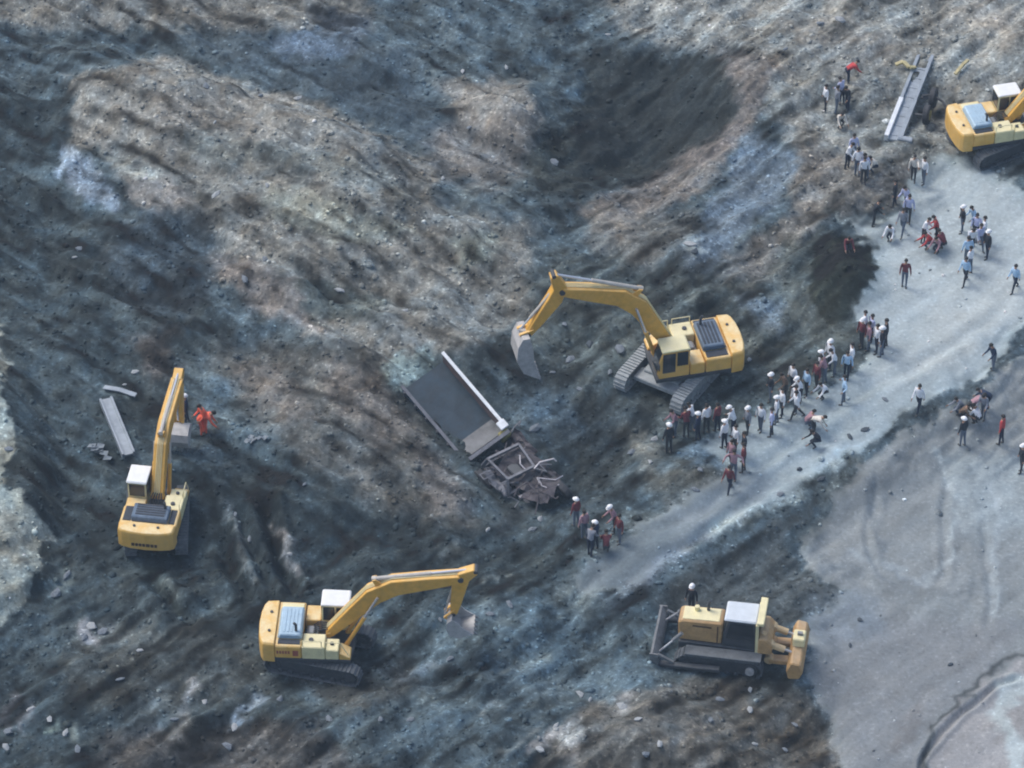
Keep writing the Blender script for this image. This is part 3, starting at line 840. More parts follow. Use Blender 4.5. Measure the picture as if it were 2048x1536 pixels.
    for y in (-.12, -.04, .04, .12):
        pp.path([(x, y, z + .03) for x, z in up], .022, 6)
    pp.build('hydraulic_pipes', CREAM, b_o)
    sx, sz = B[0] - T[0], B[1] - T[1]; sl = math.hypot(sx, sz)
    so = MB(); so.prism(thick_line([A, mid(A, T, .8), mid(T, B, .2), mid(T, B, .7), B], [.32, .64, .70, .50, .30]), -.24, .24)
    s_o = so.build('stick', YEL2, root, .03)
    pn = MB(); pn.rod((B[0], -.27, B[1]), (B[0], .27, B[1]), .09, n=12); pn.build('stick_pin', DARK, s_o)
    pn = MB(); pn.rod((A[0], -.25, A[1]), (A[0], .25, A[1]), .10, n=12); pn.build('stick_pin', DARK, s_o)
    for s in (-1, 1):
        cyl(root, 'boom_cylinder', (1.28, 1.32), mid(mid(F, E, .8), mid(e0, e1, .5), .5), s * .40, .58, .10)
    # the anchor for the stick cylinder stands on top of the elbow
    nx, nz = -(T[1] - F[1]), (T[0] - F[0]); l = math.hypot(nx, nz); nx, nz = nx / l, nz / l
    anc = (mid(E, F, .02)[0] + nx * .60, mid(E, F, .02)[1] + nz * .60)
    lg = MB()
    for y in (-.14, .14):
        lg.prism([(E[0] - .25, E[1]), (E[0] + .25, E[1] + .1), (anc[0] + .08, anc[1] + .06), (anc[0] - .08, anc[1] + .02)], y - .03, y + .03)
    lg.build('cylinder_bracket', YEL2, b_o)
    cyl(root, 'stick_cylinder', anc, A, 0, .56, .10)
    # bucket with its linkage
    kx, kz = K[0] - B[0], K[1] - B[1]; kl = math.hypot(kx, kz); ax, az = kx / kl, kz / kl
    bx, bz = az * local.get('flip', 1), -ax * local.get('flip', 1)     # towards the back of the bucket
    q = lambda a, b: (B[0] + ax * a * kl + bx * b, B[1] + az * a * kl + bz * b)
    out = [q(-.06, .02), q(-.08, .34), q(.10, .66), q(.40, .86), q(.74, .70), q(1.0, .06)]
    inn = [q(1.0, .0), q(.72, .62), q(.40, .78), q(.13, .60), q(-.02, .33), q(.0, .06)]
    bk = MB(); bk.prism(out + inn, -.62, .62)
    k_o = bk.build('bucket', BUCKET, root, .012)
    for s in (-.62, .62):
        pl = MB(); pl.prism([q(-.06, .02), q(-.08, .35), q(.10, .67), q(.40, .87), q(.74, .71), q(1.0, .06), q(.55, .10), q(.2, .0)], s - .025, s + .025); pl.build('side_plate', BUCKET, k_o)
    for k in range(5):
        y = -.52 + .26 * k
        th = MB(); th.add([(*q(.98, .10)[:1], y - .06, q(.98, .10)[1]), (q(.98, .10)[0], y + .06, q(.98, .10)[1]), (q(.98, -.02)[0], y + .06, q(.98, -.02)[1]), (q(.98, -.02)[0], y - .06, q(.98, -.02)[1]), (q(1.18, .0)[0], y - .03, q(1.18, .0)[1]), (q(1.18, .0)[0], y + .03, q(1.18, .0)[1])],
                          [(0, 1, 2, 3), (0, 4, 5, 1), (2, 5, 4, 3), (0, 3, 4), (1, 5, 2)]); th.build('tooth', STEEL, k_o)
    lk = (mid(T, B, .86)[0] + (-sz / sl) * -.0, mid(T, B, .86)[1])
    ox, oz = bx, bz
    j = (B[0] + ox * .42 - ax * .22, B[1] + oz * .42 - az * .22)
    for y in (-.24, .24):
        ln = MB(); ln.bar((lk[0], y, lk[1]), (j[0], y, j[1]), .05, .14, up=(0, 1, 0)); ln.bar((j[0], y, j[1]), (*q(.0, .30)[:1], y, q(.0, .30)[1]), .05, .14, up=(0, 1, 0))
        ln.build('link', YEL2, root)
    cyl(root, 'bucket_cylinder', (mid(T, B, .08)[0] + ox * .42, mid(T, B, .08)[1] + oz * .42), j, 0, .62, .08)
    return root

excavator(PAD_POS[2], R(193), R(238), 'golden excavator reaching its bucket beside the half buried truck bed',
          joints=dict(elbow=(1262, 592), tip=(1122, 578), top=(1106, 548), wrist=(1056, 664), teeth=(1076, 740)), hood=HOOD_SKY_SLATE, body=YEL, roof=CREAM, chain=DUSTY, frame=DUSTY, S=.98, flip=-1, gauge=1.50, under=.5)
excavator(PAD_POS[0], R(82), R(92), 'excavator seen from behind, white cab roof, lettered tail and raised boom over red figure',
          local=dict(elbow=(2.35, 4.15), tip=(6.2, 4.45), top=(6.75, 4.75), wrist=(5.9, 1.75), teeth=(5.2, .75), flip=1), hood=HOOD_SKY_SLATE, body=YEL, chain=MUDDY, writing=True, S=.87)
excavator(PAD_POS[1], R(-3), R(-14), 'yellow excavator with pale blue sky reflection painted on its hood, holding its bucket clear of the ground',
          joints=dict(elbow=(765, 1172), tip=(922, 1152), top=(952, 1138), wrist=(908, 1222), teeth=(950, 1248)), hood=HOOD_SKY_PALE, body=YEL, chain=MUDDY, red_mark=True, S=.92)
excavator(PAD_POS[3], R(14), R(30), 'excavator with pale blue sky reflection painted on its hood, at the head of the road, boom reaching uphill',
          local=dict(elbow=(2.5, 4.0), tip=(5.6, 4.4), top=(6.1, 4.8), wrist=(5.6, 1.6), teeth=(4.9, .6)), hood=HOOD_SKY_PALE, body=YEL, chain=MUDDY, S=.9)

# ------------------------------------------------------------------ bulldozer
BLADE = mat('muddy_blade_steel', (.16, .165, .17), .7, .1, .4, 4, .5, (.26, .27, .275))
ORANGE = mat('dusty_orange_paint', (.46, .27, .10), .65, 0, .25, 3.0, .6, (.52, .43, .31))
def bulldozer(pos, heading):
    root = empty('bulldozer', pos, heading)
    root.scale = (.95, .95, .95)
    tag(root, 'faded orange bulldozer with white cab roof and rear ripper at the bank foot', 'bulldozer')
    for s in (-1, 1):
        f = add_track(root, s * 1.02, 3.9, .52, .56, 0, MUDDY, DARK, x0=1.0)
        hb = MB(); hb.rod((-1.42, s * .20, .52), (-1.42, s * .34, .52), .20, n=16); hb.build('final_drive_hub', BUCKET, f)
        fd = MB(); fd.prism([(-.75, 1.06), (2.55, 1.06), (2.5, 1.18), (-.9, 1.24)], s * 1.02 - .30, s * 1.02 + .30); fd.build('fender', MUDDY if s > 0 else DARK, root, .02)
    h = MB(); h.box(-1.0, 2.9, -.62, .62, .45, 1.22); h.build('main_frame', DARK, root, .04)
    # engine hood with a flat top and a slotted vent
    hd = MB(); hd.prism([(.98, 1.222), (2.92, 1.222), (2.96, 2.30), (2.80, 2.42), (1.0, 2.50), (.94, 2.4)], -.50, .50); ho = hd.build('engine_hood', ORANGE, root, .06)
    tp = MB(); tp.prism([(1.10, 2.494), (2.78, 2.419), (2.76, 2.47), (1.12, 2.54)], -.40, .40); tp.build('hood_top_plate', CREAM, ho, .03)
    for s in (-1, 1):
        v = MB(); v.box(1.45, 2.30, s * .512 - .012, s * .512 + .012, 2.14, 2.22); v.build('vent_slot', INK, ho)
        v = MB(); v.box(1.15, 1.20, s * .51 - .02, s * .51 + .02, 1.3, 2.3); v.build('panel_seam', INK, ho)
    gr = MB(); gr.box(2.965, 3.0, -.42, .42, 1.30, 2.2)
    gr.build('radiator_grille', GRILLE, ho)
    ex = MB(); ex.rod((1.7, -.25, 2.45), (1.7, -.25, 2.95), .07, n=10); ex.rod((1.7, -.25, 2.95), (1.60, -.25, 3.1), .07, n=10); ex.build('exhaust_stack', DARK, root)
    ac = MB(); ac.rod((2.2, -.2, 2.42), (2.2, -.2, 2.72), .11, n=12); ac.build('air_cleaner', CREAM, root)
    # operator station
    cab = empty('cab', (0, 0, 0)); cab.parent = root
    cs = MB(); cs.prism([(-.62, 1.24), (.95, 1.24), (.92, 1.9), (.70, 2.78), (-.50, 2.78), (-.62, 1.9)], -.58, .58); cs.build('cab_shell', DARK, cab, .03)
    for s in (-1, 1):
        g = MB(); g.prism([(-.50, 1.75), (.80, 1.75), (.62, 2.70), (-.42, 2.70)], s * .595 - .012, s * .595 + .012); g.build('side_window', GLASS, cab)
        pl = MB(); pl.bar((-.62, s * .68, 1.2), (-.60, s * .68, 2.9), .13, .16, up=(0, 1, 0)); pl.build('rollover_post', CREAM, cab)
    rf = MB(); rf.prism([(-.62, 2.80), (.92, 2.80), (.86, 2.92), (-.56, 2.96)], -.62, .62); rf.build('cab_roof', mat('white_blue_roof', (.58, .63, .67), .4, 0, .08), cab, .05)
    cb = MB(); cb.box(-.90, -.58, -.86, .86, 2.98, 3.16); cb.build('rollover_beam', CREAM, cab, .03)
    # fuel tank and cross members behind the seat
    ft = MB(); ft.prism([(-1.30, 1.2), (-.66, 1.2), (-.66, 2.12), (-1.02, 2.12), (-1.30, 1.8)], -.80, .80); fo = ft.build('fuel_tank', ORANGE, root, .06)
    fc = MB(); fc.rod((-.9, .4, 2.12), (-.9, .4, 2.2), .12, n=12); fc.build('filler_cap', ORANGE_PALE, fo)
    # ripper
    rp = empty('ripper', (0, 0, 0)); rp.parent = root
    for s in (-.55, .55):
        a = MB(); a.bar((-1.2, s, .75), (-2.3, s, .80), .24, .40, up=(0, 1, 0)); a.build('ripper_arm', ORANGE, rp, .02)
        b = MB(); b.rod((-1.22, s, 1.65), (-1.85, s, 1.45), .16, n=12); bo = b.build('lift_cylinder', ORANGE_PALE, rp)
        c = MB(); c.rod((-1.85, s, 1.45), (-2.32, s, 1.30), .06, n=10); c.build('rod', CHROME, bo)
        k = MB(); k.rod((-1.2, s - .16, 1.66), (-1.2, s + .16, 1.66), .20, n=14); k.build('pivot', ORANGE_PALE, rp)
        k = MB(); k.rod((-1.2, s - .16, .78), (-1.2, s + .16, .78), .22, n=14); k.build('pivot', ORANGE_PALE, rp)
    bm_ = MB(); bm_.prism([(-2.15, .45), (-2.62, .50), (-2.80, .95), (-2.66, 1.42), (-2.22, 1.50), (-2.02, 1.0)], -1.4, 1.4); bm_.build('ripper_beam', ORANGE, rp, .06)
    cap = MB(); cap.box(-2.70, -2.16, -.34, .34, 1.46, 1.95); cap.build('shank_block', CREAM, rp, .05)
    sh = MB(); sh.prism([(-2.58, 2.1), (-2.34, 2.1), (-2.34, .45), (-2.15, .1), (-2.25, .05), (-2.52, .4)], -.08, .08); sh.build('shank', STEEL, rp, .02)
    # blade, push arms, lift cylinders
    prof = []
    for k in range(9):
        t = k / 8; prof.append((3.92 + .26 * math.sin(math.pi * t) * -1 + .10 * t, .10 + 1.05 * t))
    bl = MB(); bl.prism(prof + [(x - .10, z) for x, z in prof[::-1]], -1.50, 1.50); blo = bl.build('blade', BLADE, root, .0)
    ed = MB(); ed.box(3.86, 4.02, -1.53, 1.53, .02, .14); ed.build('cutting_edge', STEEL, blo)
    for s in (-1, 1):
        e = MB(); e.prism([(3.60, .1), (4.02, .1), (4.06, 1.15), (3.70, 1.15)], s * 1.53 - .03, s * 1.53 + .03); e.build('end_plate', BLADE, blo)
        a = MB(); a.bar((.9, s * 1.40, .55), (3.70, s * 1.40, .45), .20, .30, up=(0, 1, 0)); a.build('push_arm', DARK, root, .03)
        c = MB(); c.rod((2.72, s * .82, 1.95), (3.10, s * .90, 1.50), .09, n=10); co = c.build('lift_cylinder', STEEL, root)
        q = MB(); q.rod((3.10, s * .90, 1.50), (3.72, s * 1.0, .75), .05, n=8); q.build('rod', CHROME, co)
        br = MB(); br.bar((3.0, s * 1.40, .62), (3.68, s * 1.40, 1.0), .12, .12, up=(0, 1, 0)); br.build('tilt_brace', STEEL, root)
    return root
bulldozer(PAD_POS[4] + Vector((0, 0, -.10)), R(170))

# ------------------------------------------------------------------ crushed dump truck, half buried
def frame_at(u, v, lift, fx, fy):
    """empty on the ground at a pixel; fx runs along the thing, fy across it"""
    p = place(u, v) + Vector((0, 0, lift))
    X = Vector(fx).normalized(); Y = (Vector(fy) - X * X.dot(Vector(fy))).normalized(); Z = X.cross(Y)
    M = Matrix((X, Y, Z)).transposed().to_4x4(); M.translation = p
    return M

TIL = R(24)
c_, s_ = math.cos(TIL), math.sin(TIL)
tru = empty('dump_truck', (0, 0, 0))
sc_ = math.sin(DEP + TIL)
Xd = Vector((122, -142 / sc_ * c_, -142 / sc_ * s_)); Yd = Vector((66, 60 / sc_ * c_, 60 / sc_ * s_))
tru.matrix_world = frame_at(908, 836, .35, Xd, Yd)
tag(tru, 'crushed dump truck half buried in the spoil with its empty blue-grey bed facing up', 'truck')
BEDF = mat('blue_bed_plate', (.018, .040, .062), .6, .1, .5, 1.2, .35, (.07, .075, .08))
BEDS = mat('scraped_bed_plate', (.12, .13, .14), .6, .1, .45, 1.6, .3, (.17, .165, .165))
BL, BW, BH = 4.55, 2.25, .85
b = MB(); b.box(-BL / 2, BL / 2, -BW / 2, BW / 2, -.12, 0); b.build('bed_floor', BEDF, tru)
b = MB(); b.prism([(BL / 2 - .95, .004), (BL / 2 - .004, .004), (BL / 2 - .004, .42)], -BW / 2 + .01, BW / 2 - .01); b.build('front_slope', BEDS, tru)
for s, m in ((1, RUST), (-1, WRECK_BLUE)):
    b = MB(); b.box(-BL / 2, BL / 2, s * (BW / 2 + .03) - .03, s * (BW / 2 + .03) + .03, -.12, BH if s > 0 else .34)
    w = b.build('bed_side', m, tru)
    zt = BH if s > 0 else .34
    t = MB(); t.box(-BL / 2 - .05, BL / 2 + .05, s * (BW / 2 + .04) - .075, s * (BW / 2 + .04) + .075, zt + .002, zt + .09); t.build('top_rail', ALU if s > 0 else WRECK, w)
    for k in range(6):
        r_ = MB(); x = -BL / 2 + .2 + k * .8; r_.box(x, x + .1, s * (BW / 2 + .062), s * (BW / 2 + .16), -.1, zt - .02) if s > 0 else r_.box(x, x + .1, -BW / 2 - .16, -BW / 2 - .062, -.1, zt - .02)
        r_.build('side_post', WRECK, w)
b = MB(); b.prism([(BL / 2, -.12), (BL / 2 + .06, -.12), (BL / 2 + .34, .95), (BL / 2 + .28, .95)], -BW / 2, BW / 2); hb = b.build('headboard', WRECK_PALE, tru)
t = MB(); t.box(BL / 2 + .24, BL / 2 + .42, -BW / 2, BW / 2, .952, 1.04); t.build('headboard_rail', WRECK, hb)
b = MB(); b.box(BL / 2 + .02, BL / 2 + .42, .70, 1.20, .30, .78); b.build('hoist_bracket', OLIVE, tru, .04)
b = MB(); b.box(BL / 2 - .30, BL / 2 + .12, .86, 1.28, .96, 1.08); b.build('cab_guard_corner', ALU, tru, .02)
wck = empty('crushed_cab', (2.4, 0, -.05)); wck.parent = tru; wck.rotation_euler = (R(-6), R(-21), 0); wck.scale = (1.5, 1.12, 1.0)
for s in (-.42, .42):
    b = MB(); b.bar((1.6, s, -.30), (2.6, s, -.30), .12, .24); b.bar((2.6, s, -.30), (3.8, s * 1.1, -.05), .12, .22); b.bar((3.8, s * 1.1, -.05), (4.9, s * .8, -.28), .12, .22); b.build('chassis_rail', WRECK, wck)
for k, x in enumerate((2.5, 3.2, 3.9, 4.6)):
    b = MB(); b.bar((x, -.5, -.15 + .08 * (k % 2)), (x + .1, .55, -.10), .10, .16); b.build('cross_member', WRECK_PALE if k % 2 else WRECK, wck)
def dent_panel(name, c, sx, sy, seed, m, tilt):
    rr = random.Random(seed); n = 6
    vs = [(sx * (i / n - .5), sy * (j / n - .5), .22 * (rr.random() - .5)) for i in range(n + 1) for j in range(n + 1)]
    fs = [(i * (n + 1) + j, (i + 1) * (n + 1) + j, (i + 1) * (n + 1) + j + 1, i * (n + 1) + j + 1) for i in range(n) for j in range(n)]
    low = [(x, y, z - .03) for x, y, z in vs]; k = len(vs)
    mb = MB(); M = Matrix.Translation(c) @ Matrix.Rotation(tilt[0], 4, 'X') @ Matrix.Rotation(tilt[1], 4, 'Y') @ Matrix.Rotation(tilt[2], 4, 'Z')
    edge = [i * (n + 1) for i in range(n + 1)] + [n * (n + 1) + j for j in range(1, n + 1)] + [i * (n + 1) + n for i in range(n - 1, -1, -1)] + [j for j in range(n - 1, 0, -1)]
    mb.add(vs + low, fs + [tuple(k + q for q in f[::-1]) for f in fs] + [(edge[i], edge[(i + 1) % len(edge)], k + edge[(i + 1) % len(edge)], k + edge[i]) for i in range(len(edge))], M)
    return mb.build(name, m, wck)
PLUM = mat('dull_maroon_cab_paint', (.030, .027, .034), .6, .1, .5, 5, .4, (.13, .12, .135))
PLUM2 = mat('faded_pink_cab_panel', (.05, .044, .054), .6, .1, .5, 5, .3, (.10, .096, .108))
dent_panel('cab_roof', (4.0, .25, .55), 1.4, 1.5, 3, PLUM, (.2, .25, .3))
dent_panel('cab_door', (3.2, .95, .45), 1.1, .9, 4, PLUM2, (.9, .1, -.2))
dent_panel('cab_door', (3.9, -.75, .35), 1.1, .8, 5, WRECK, (-.7, .2, .2))
dent_panel('bonnet', (5.0, .25, .40), 1.1, 1.3, 6, PLUM2, (.15, -.3, .5))
dent_panel('mudguard', (3.1, -.6, .30), .9, .7, 7, PLUM, (-.3, -.3, .4))
dent_panel('torn_panel', (4.6, .9, .3), .8, .6, 8, PLUM, (.5, .4, .1))
# the squashed frame of the cab, window openings and all
cg = [(3.0, -.85, .25), (3.1, .95, .35), (4.5, .85, .25), (4.4, -.8, .15), (3.25, -.6, .95), (3.45, .75, 1.05), (4.35, .6, .80), (4.2, -.55, .72)]
for a_, b_ in ((0, 4), (1, 5), (2, 6), (3, 7), (4, 5), (5, 6), (6, 7), (7, 4), (0, 1), (1, 2), (2, 3), (3, 0)):
    b = MB(); b.bar(cg[a_], cg[b_], .09, .11); b.build('cab_pillar', WRECK, wck)
b = MB(); b.box(3.5, 4.5, -.3, .35, .0, .42); b.box(3.7, 4.2, -.2, .25, .42, .66); b.build('engine', DARK, wck, .04)
rr = random.Random(5)
for k in range(20):
    x = 2.7 + rr.random() * 2.7; y = -1.1 + rr.random() * 2.2; z = .40 + rr.random() * .5
    pts = [Vector((x, y, z))]
    for j in range(3):
        pts.append(pts[-1] + Vector((rr.uniform(-.35, .5), rr.uniform(-.5, .5), rr.uniform(-.12, .12))))
    b = MB(); b.path(pts, .018 + .014 * rr.random(), 6); b.build('bent_tube', (WRECK, PLUM, WRECK, WRECK_PALE, PLUM)[k % 5], wck)
for x, y in ((3.3, 1.15), (3.35, -1.0), (5.2, 1.0)):
    w = MB(); w.rod((x, y - .15, .05), (x, y + .15, .12), .48, n=18); wo = w.build('wheel', BLACK, wck, .05)
    q = MB(); q.rod((x, y - .17, .05), (x, y + .17, .12), .22, n=12); q.build('rim', WRECK, wo)

for ch_ in wck.children:
    ch_.location.x -= 2.4

# ------------------------------------------------------------------ trailer lying on its side above the road
tl = empty('overturned_trailer', (0, 0, 0))
p0, p1 = place(1790, 285), place(1856, 118)
ax_ = (p1 - p0); LT = ax_.length
tl.matrix_world = frame_at(1818, 210, .25, ax_, (-1, .25, 0))
tag(tl, 'long grey metal trailer overturned on the stony slope above the road', 'trailer')
h = LT / 2
b = MB(); b.box(-h, h, -.30, .30, .10, .22); b.build('deck_panel', ALU_DULL, tl)
for y, m in ((.34, ALU), (-.34, ALU_DULL)):
    b = MB(); b.box(-h, -h * .1, y - .11, y + .11, .05, .42); b.build('side_rail', m, tl, .01)
    b = MB(); b.box(-h * .1 + .01, h, y - .08, y + .08, .05, .38); b.build('side_rail', ALU_DULL, tl, .01)
for k in range(9):
    x = -h + .35 + k * (LT - .7) / 8
    b = MB(); b.box(x - .05, x + .05, -.255, .255, .222, .25); b.build('cross_member', ALU_DULL, tl)
b = MB(); b.box(-h - .06, -h + .25, -.95, -.2, .0, .40); b.build('tail_box', ALU_DULL, tl, .04)
for k, x in enumerate((-h * .35, h * .05)):
    b = MB(); b.rod((x, -.55, .2), (x, -1.15, .25), .07, n=8); b.build('axle', DARK, tl)
    w = MB(); w.rod((x, -1.0, .30), (x, -1.3, .32), .50, n=20); wo = w.build('wheel', BLACK, tl, .06)
    q = MB(); q.rod((x, -1.28, .32), (x, -1.33, .32), .26, n=14); q.build('rim', OLIVE if k == 0 else DARK, wo)
hs = MB(); pts = [(.2, -.6, .3), (.1, -1.1, .55), (-.2, -1.7, .5), (-.7, -2.1, .3), (-1.0, -2.3, .1)]
hs.path(pts, .06, 8); hs.build('air_hose', BLACK, tl)

def scrap(name, u, v, pts, w, h_, m, label, cat, rz):
    mb = MB()
    for i in range(len(pts) - 1):
        mb.bar(pts[i], pts[i + 1], w, h_)
    o = mb.build(name, m, None, .01)
    o.location = place(u, v); o.rotation_euler = (0, 0, R(rz))
    return tag(o, label, cat)
SCRAPY = mat('scuffed_yellow_scrap', (.42, .36, .17), .6, 0, .3, 5, .3, (.5, .48, .36))
scrap('bent_bracket', 1812, 140, [(-.5, .2, .25), (-.1, .25, .35), (.1, -.2, .3), (.45, -.1, .2)], .2, .1, SCRAPY, 'bent yellow bracket lying against the top of the overturned trailer', 'scrap', 10)
scrap('bent_bar', 1925, 140, [(-.42, -.5, .12), (.0, .05, .3), (.3, .55, .2)], .16, .1, SCRAPY, 'short pale yellow bar on the slope behind the white cab roof', 'scrap', 0)
p0, p1 = place(212, 806), place(258, 918)
bd = MB(); L_ = (p1 - p0).length; bd.box(-L_ / 2, L_ / 2, -.26, .26, .12, .22); bd.box(-L_ / 2, L_ / 2, -.30, -.2, .0, .32); bd.box(-L_ / 2, L_ / 2, .2, .30, .0, .32)
bdo = bd.build('steel_channel', ALU_DULL, None, .01); d_ = p1 - p0
bdo.location = (p0 + p1) / 2 + Vector((0, 0, .05)); bdo.rotation_euler = d_.to_track_quat('X', 'Z').to_euler()
tag(bdo, 'long grey steel channel lying in the mud ahead of the white roofed cab', 'beam')
scrap('broken_plank', 240, 786, [(-.75, .3, .08), (0, .05, .14), (.75, -.25, .08)], .26, .07, ALU_DULL, 'short grey broken plank above the end of the steel channel', 'plank', 0)
# white twisted sheet beside the channel
rr = random.Random(9); sh = MB()
for k in range(7):
    x, y = rr.uniform(-.6, .6), 0
    y = -x * .9 + rr.uniform(-.3, .3)
    sh.add([(x - .25, y - .1, .02 + rr.random() * .2), (x + .2, y - .2, .1 + rr.random() * .2), (x + .25, y + .2, .05 + rr.random() * .3), (x - .15, y + .22, .1 + rr.random() * .2), (x, y, -.1)], [(0, 1, 2, 3), (0, 4, 1), (1, 4, 2), (2, 4, 3), (3, 4, 0)])
so = sh.build('torn_sheet', mat('pale_torn_sheet', (.17, .20, .225), .6, 0, .4, 5), None); so.location = place(200, 905); so.scale = (.8, .8, .8)
so['kind'] = 'stuff'; tag(so, 'scatter of pale torn sheet scraps beside the steel channel', 'scrap')
so2 = bpy.data.objects.new('torn_sheet', so.data); COL.objects.link(so2); so2.location = place(508, 880); so2.rotation_euler = (0, 0, 1.1); so2.scale = (.6, .6, .5)
so2['kind'] = 'stuff'; tag(so2, 'scatter of grey-blue scraps on the mud right of the red figure', 'scrap')

# ------------------------------------------------------------------ people
def person_mesh(lean=0, hip=(0, 0), knee=(0, 0), sh=(0, 0), abd=(12, 12), elb=(8, 8), head=0, spread=.0):
    V, Ed, Rad, Reg = [], [], [], []
    def add(p, r, par, reg):
        V.append(Vector(p)); Rad.append(r if isinstance(r, tuple) else (r, r)); Reg.append(reg)
        if par is not None:
            Ed.append((par, len(V) - 1))
        return len(V) - 1
    lean = R(lean)
    td = Vector((math.sin(lean), 0, math.cos(lean)))
    pel = add((0, 0, 0), (.115, .155), None, 'trousers')
    wa = add(td * .16, (.115, .155), pel, 'shirt')
    ch = add(td * .36, (.125, .19), wa, 'shirt')
    nb = add(td * .49, (.055, .07), ch, 'shirt')
    hl = lean * .55 + R(head); hd_ = Vector((math.sin(hl), 0, math.cos(hl)))
    nk = add(td * .49 + hd_ * .06, .05, nb, 'skin')
    h0 = add(td * .49 + hd_ * .13, (.085, .07), nk, 'skin')
    h1 = add(td * .49 + hd_ * .24, (.085, .068), h0, 'skin')
    hands = []; low = []
    for i, s in enumerate((1, -1)):
        a, k = R(hip[i]), R(knee[i])
        hp = add((0, s * .085, -.05), .092, pel, 'trousers')
        kp = V[hp] + Vector((math.sin(a), s * spread * .5, -math.cos(a))) * .42
        kn = add(kp, .062, hp, 'trousers')
        ap = kp + Vector((math.sin(a - k), s * spread * .2, -math.cos(a - k))) * .41
        an = add(ap, .043, kn, 'trousers')
        fd = Vector((math.cos(min(a - k, 0)), 0, math.sin(min(a - k, 0)) * .6))
        he = add(ap + Vector((-.03, 0, -.045)), .038, an, 'shoes')
        add(ap + fd * .16 + Vector((0, 0, -.05)), (.03, .042), he, 'shoes')
        low.append(ap.z - .09)
        shp = add(td * .455 + Vector((0, s * .165, 0)), .072, ch, 'shirt')
        b_, e_ = R(sh[i]), R(sh[i] + elb[i]); o_ = R(abd[i])
        ep = V[shp] + Vector((math.sin(b_) * math.cos(o_), s * math.sin(o_), -math.cos(b_) * math.cos(o_))) * .28
        el = add(ep, .054, shp, 'shirt')
        o2 = o_ * .5
        f2 = Vector((math.sin(e_) * math.cos(o2), s * math.sin(o2), -math.cos(e_) * math.cos(o2)))
        wp = ep + f2 * .25
        wr_ = add(wp, .036, el, 'shirt')
        add(wp + f2 * .075, (.022, .038), wr_, 'skin')
        hands.append((wp + f2 * .08, f2, s))
    me = bpy.data.meshes.new('skeleton'); me.from_pydata([tuple(v) for v in V], Ed, [])
    o = bpy.data.objects.new('skeleton', me); COL.objects.link(o)
    o.modifiers.new('skin', 'SKIN'); ss = o.modifiers.new('sub', 'SUBSURF'); ss.levels = 1; ss.render_levels = 1
    for i, sv in enumerate(me.skin_vertices[0].data):
        sv.radius = Rad[i]; sv.use_root = (i == 0)
    dg = bpy.context.evaluated_depsgraph_get(); dg.update()
    body = bpy.data.meshes.new_from_object(o.evaluated_get(dg))
    bpy.data.objects.remove(o)
    drop = -min(low)
    # five separate bent fingers on each hand, nose and ears, rooted inside the body surface
    x = MB()
    for hp, f2, s in hands:
        sd_ = f2.cross(Vector((0, 1, 0)) if abs(f2.y) < .8 else Vector((1, 0, 0))).normalized()
        lat = Vector((1, 0, 0)) if abs(f2.x) < .7 else Vector((0, 0, 1))
        lat = (lat - f2 * lat.dot(f2)).normalized(); inw = Vector((0, -s, 0))
        for q, ln in zip((-.03, -.01, .01, .03), (.062, .072, .075, .058)):
            a0 = hp + lat * q; a1 = a0 + f2 * ln * .55 + inw * .006; a2 = a1 + f2 * ln * .4 + inw * .022
            x.rod(a0, a1, .0095, .0088, 5); x.rod(a1, a2, .0088, .007, 5)
        a0 = hp - f2 * .045 + lat * .03; a1 = a0 + f2 * .03 + lat * .03 + inw * .012; x.rod(a0, a1, .011, .009, 5); x.rod(a1, a1 + f2 * .03, .009, .007, 5)
    hc = td * .49 + hd_ * .18
    fw = Vector((hd_.z, 0, -hd_.x))
    x.rod(hc + fw * .07 + hd_ * .02, hc + fw * .112 - hd_ * .015, .010, .015, 6)
    for s in (-1, 1):
        x.rod(hc + Vector((0, s * .06, 0)), hc + Vector((0, s * .092, 0)), .024, .018, 6)
        x.rod(hc + fw * .078 + Vector((0, s * .03, 0)) + hd_ * .025, hc + fw * .092 + Vector((0, s * .03, 0)) + hd_ * .025, .011, .008, 6)
    regs = ['shirt', 'trousers', 'skin', 'shoes']
    bm = bmesh.new(); bm.from_mesh(body)
    segs = [(V[a], V[b_], Reg[b_]) for a, b_ in Ed]
    for f in bm.faces:
        c = f.calc_center_median(); best = 9; reg = 'shirt'
        for a, b_, rg in segs:
            ab = b_ - a; t = max(0, min(1, (c - a).dot(ab) / ab.length_squared)); dd = (c - a - ab * t).length
            if dd < best:
                best, reg = dd, rg
        f.material_index = regs.index(reg); f.smooth = True
    vs = [bm.verts.new(p) for p in x.v]
    for f in x.f:
        nf = bm.faces.new([vs[i] for i in f]); nf.material_index = 2; nf.smooth = True
    bmesh.ops.recalc_face_normals(bm, faces=bm.faces[:])
    for v in bm.verts:
        v.co.z += drop
    out = bpy.data.meshes.new('person'); bm.to_mesh(out); bm.free(); bpy.data.meshes.remove(body)
    for _ in regs:
        out.materials.append(None)
    M = Matrix((fw, Vector((0, 1, 0)), hd_)).transposed().to_4x4(); M.translation = hc + Vector((0, 0, drop))
    return out, M

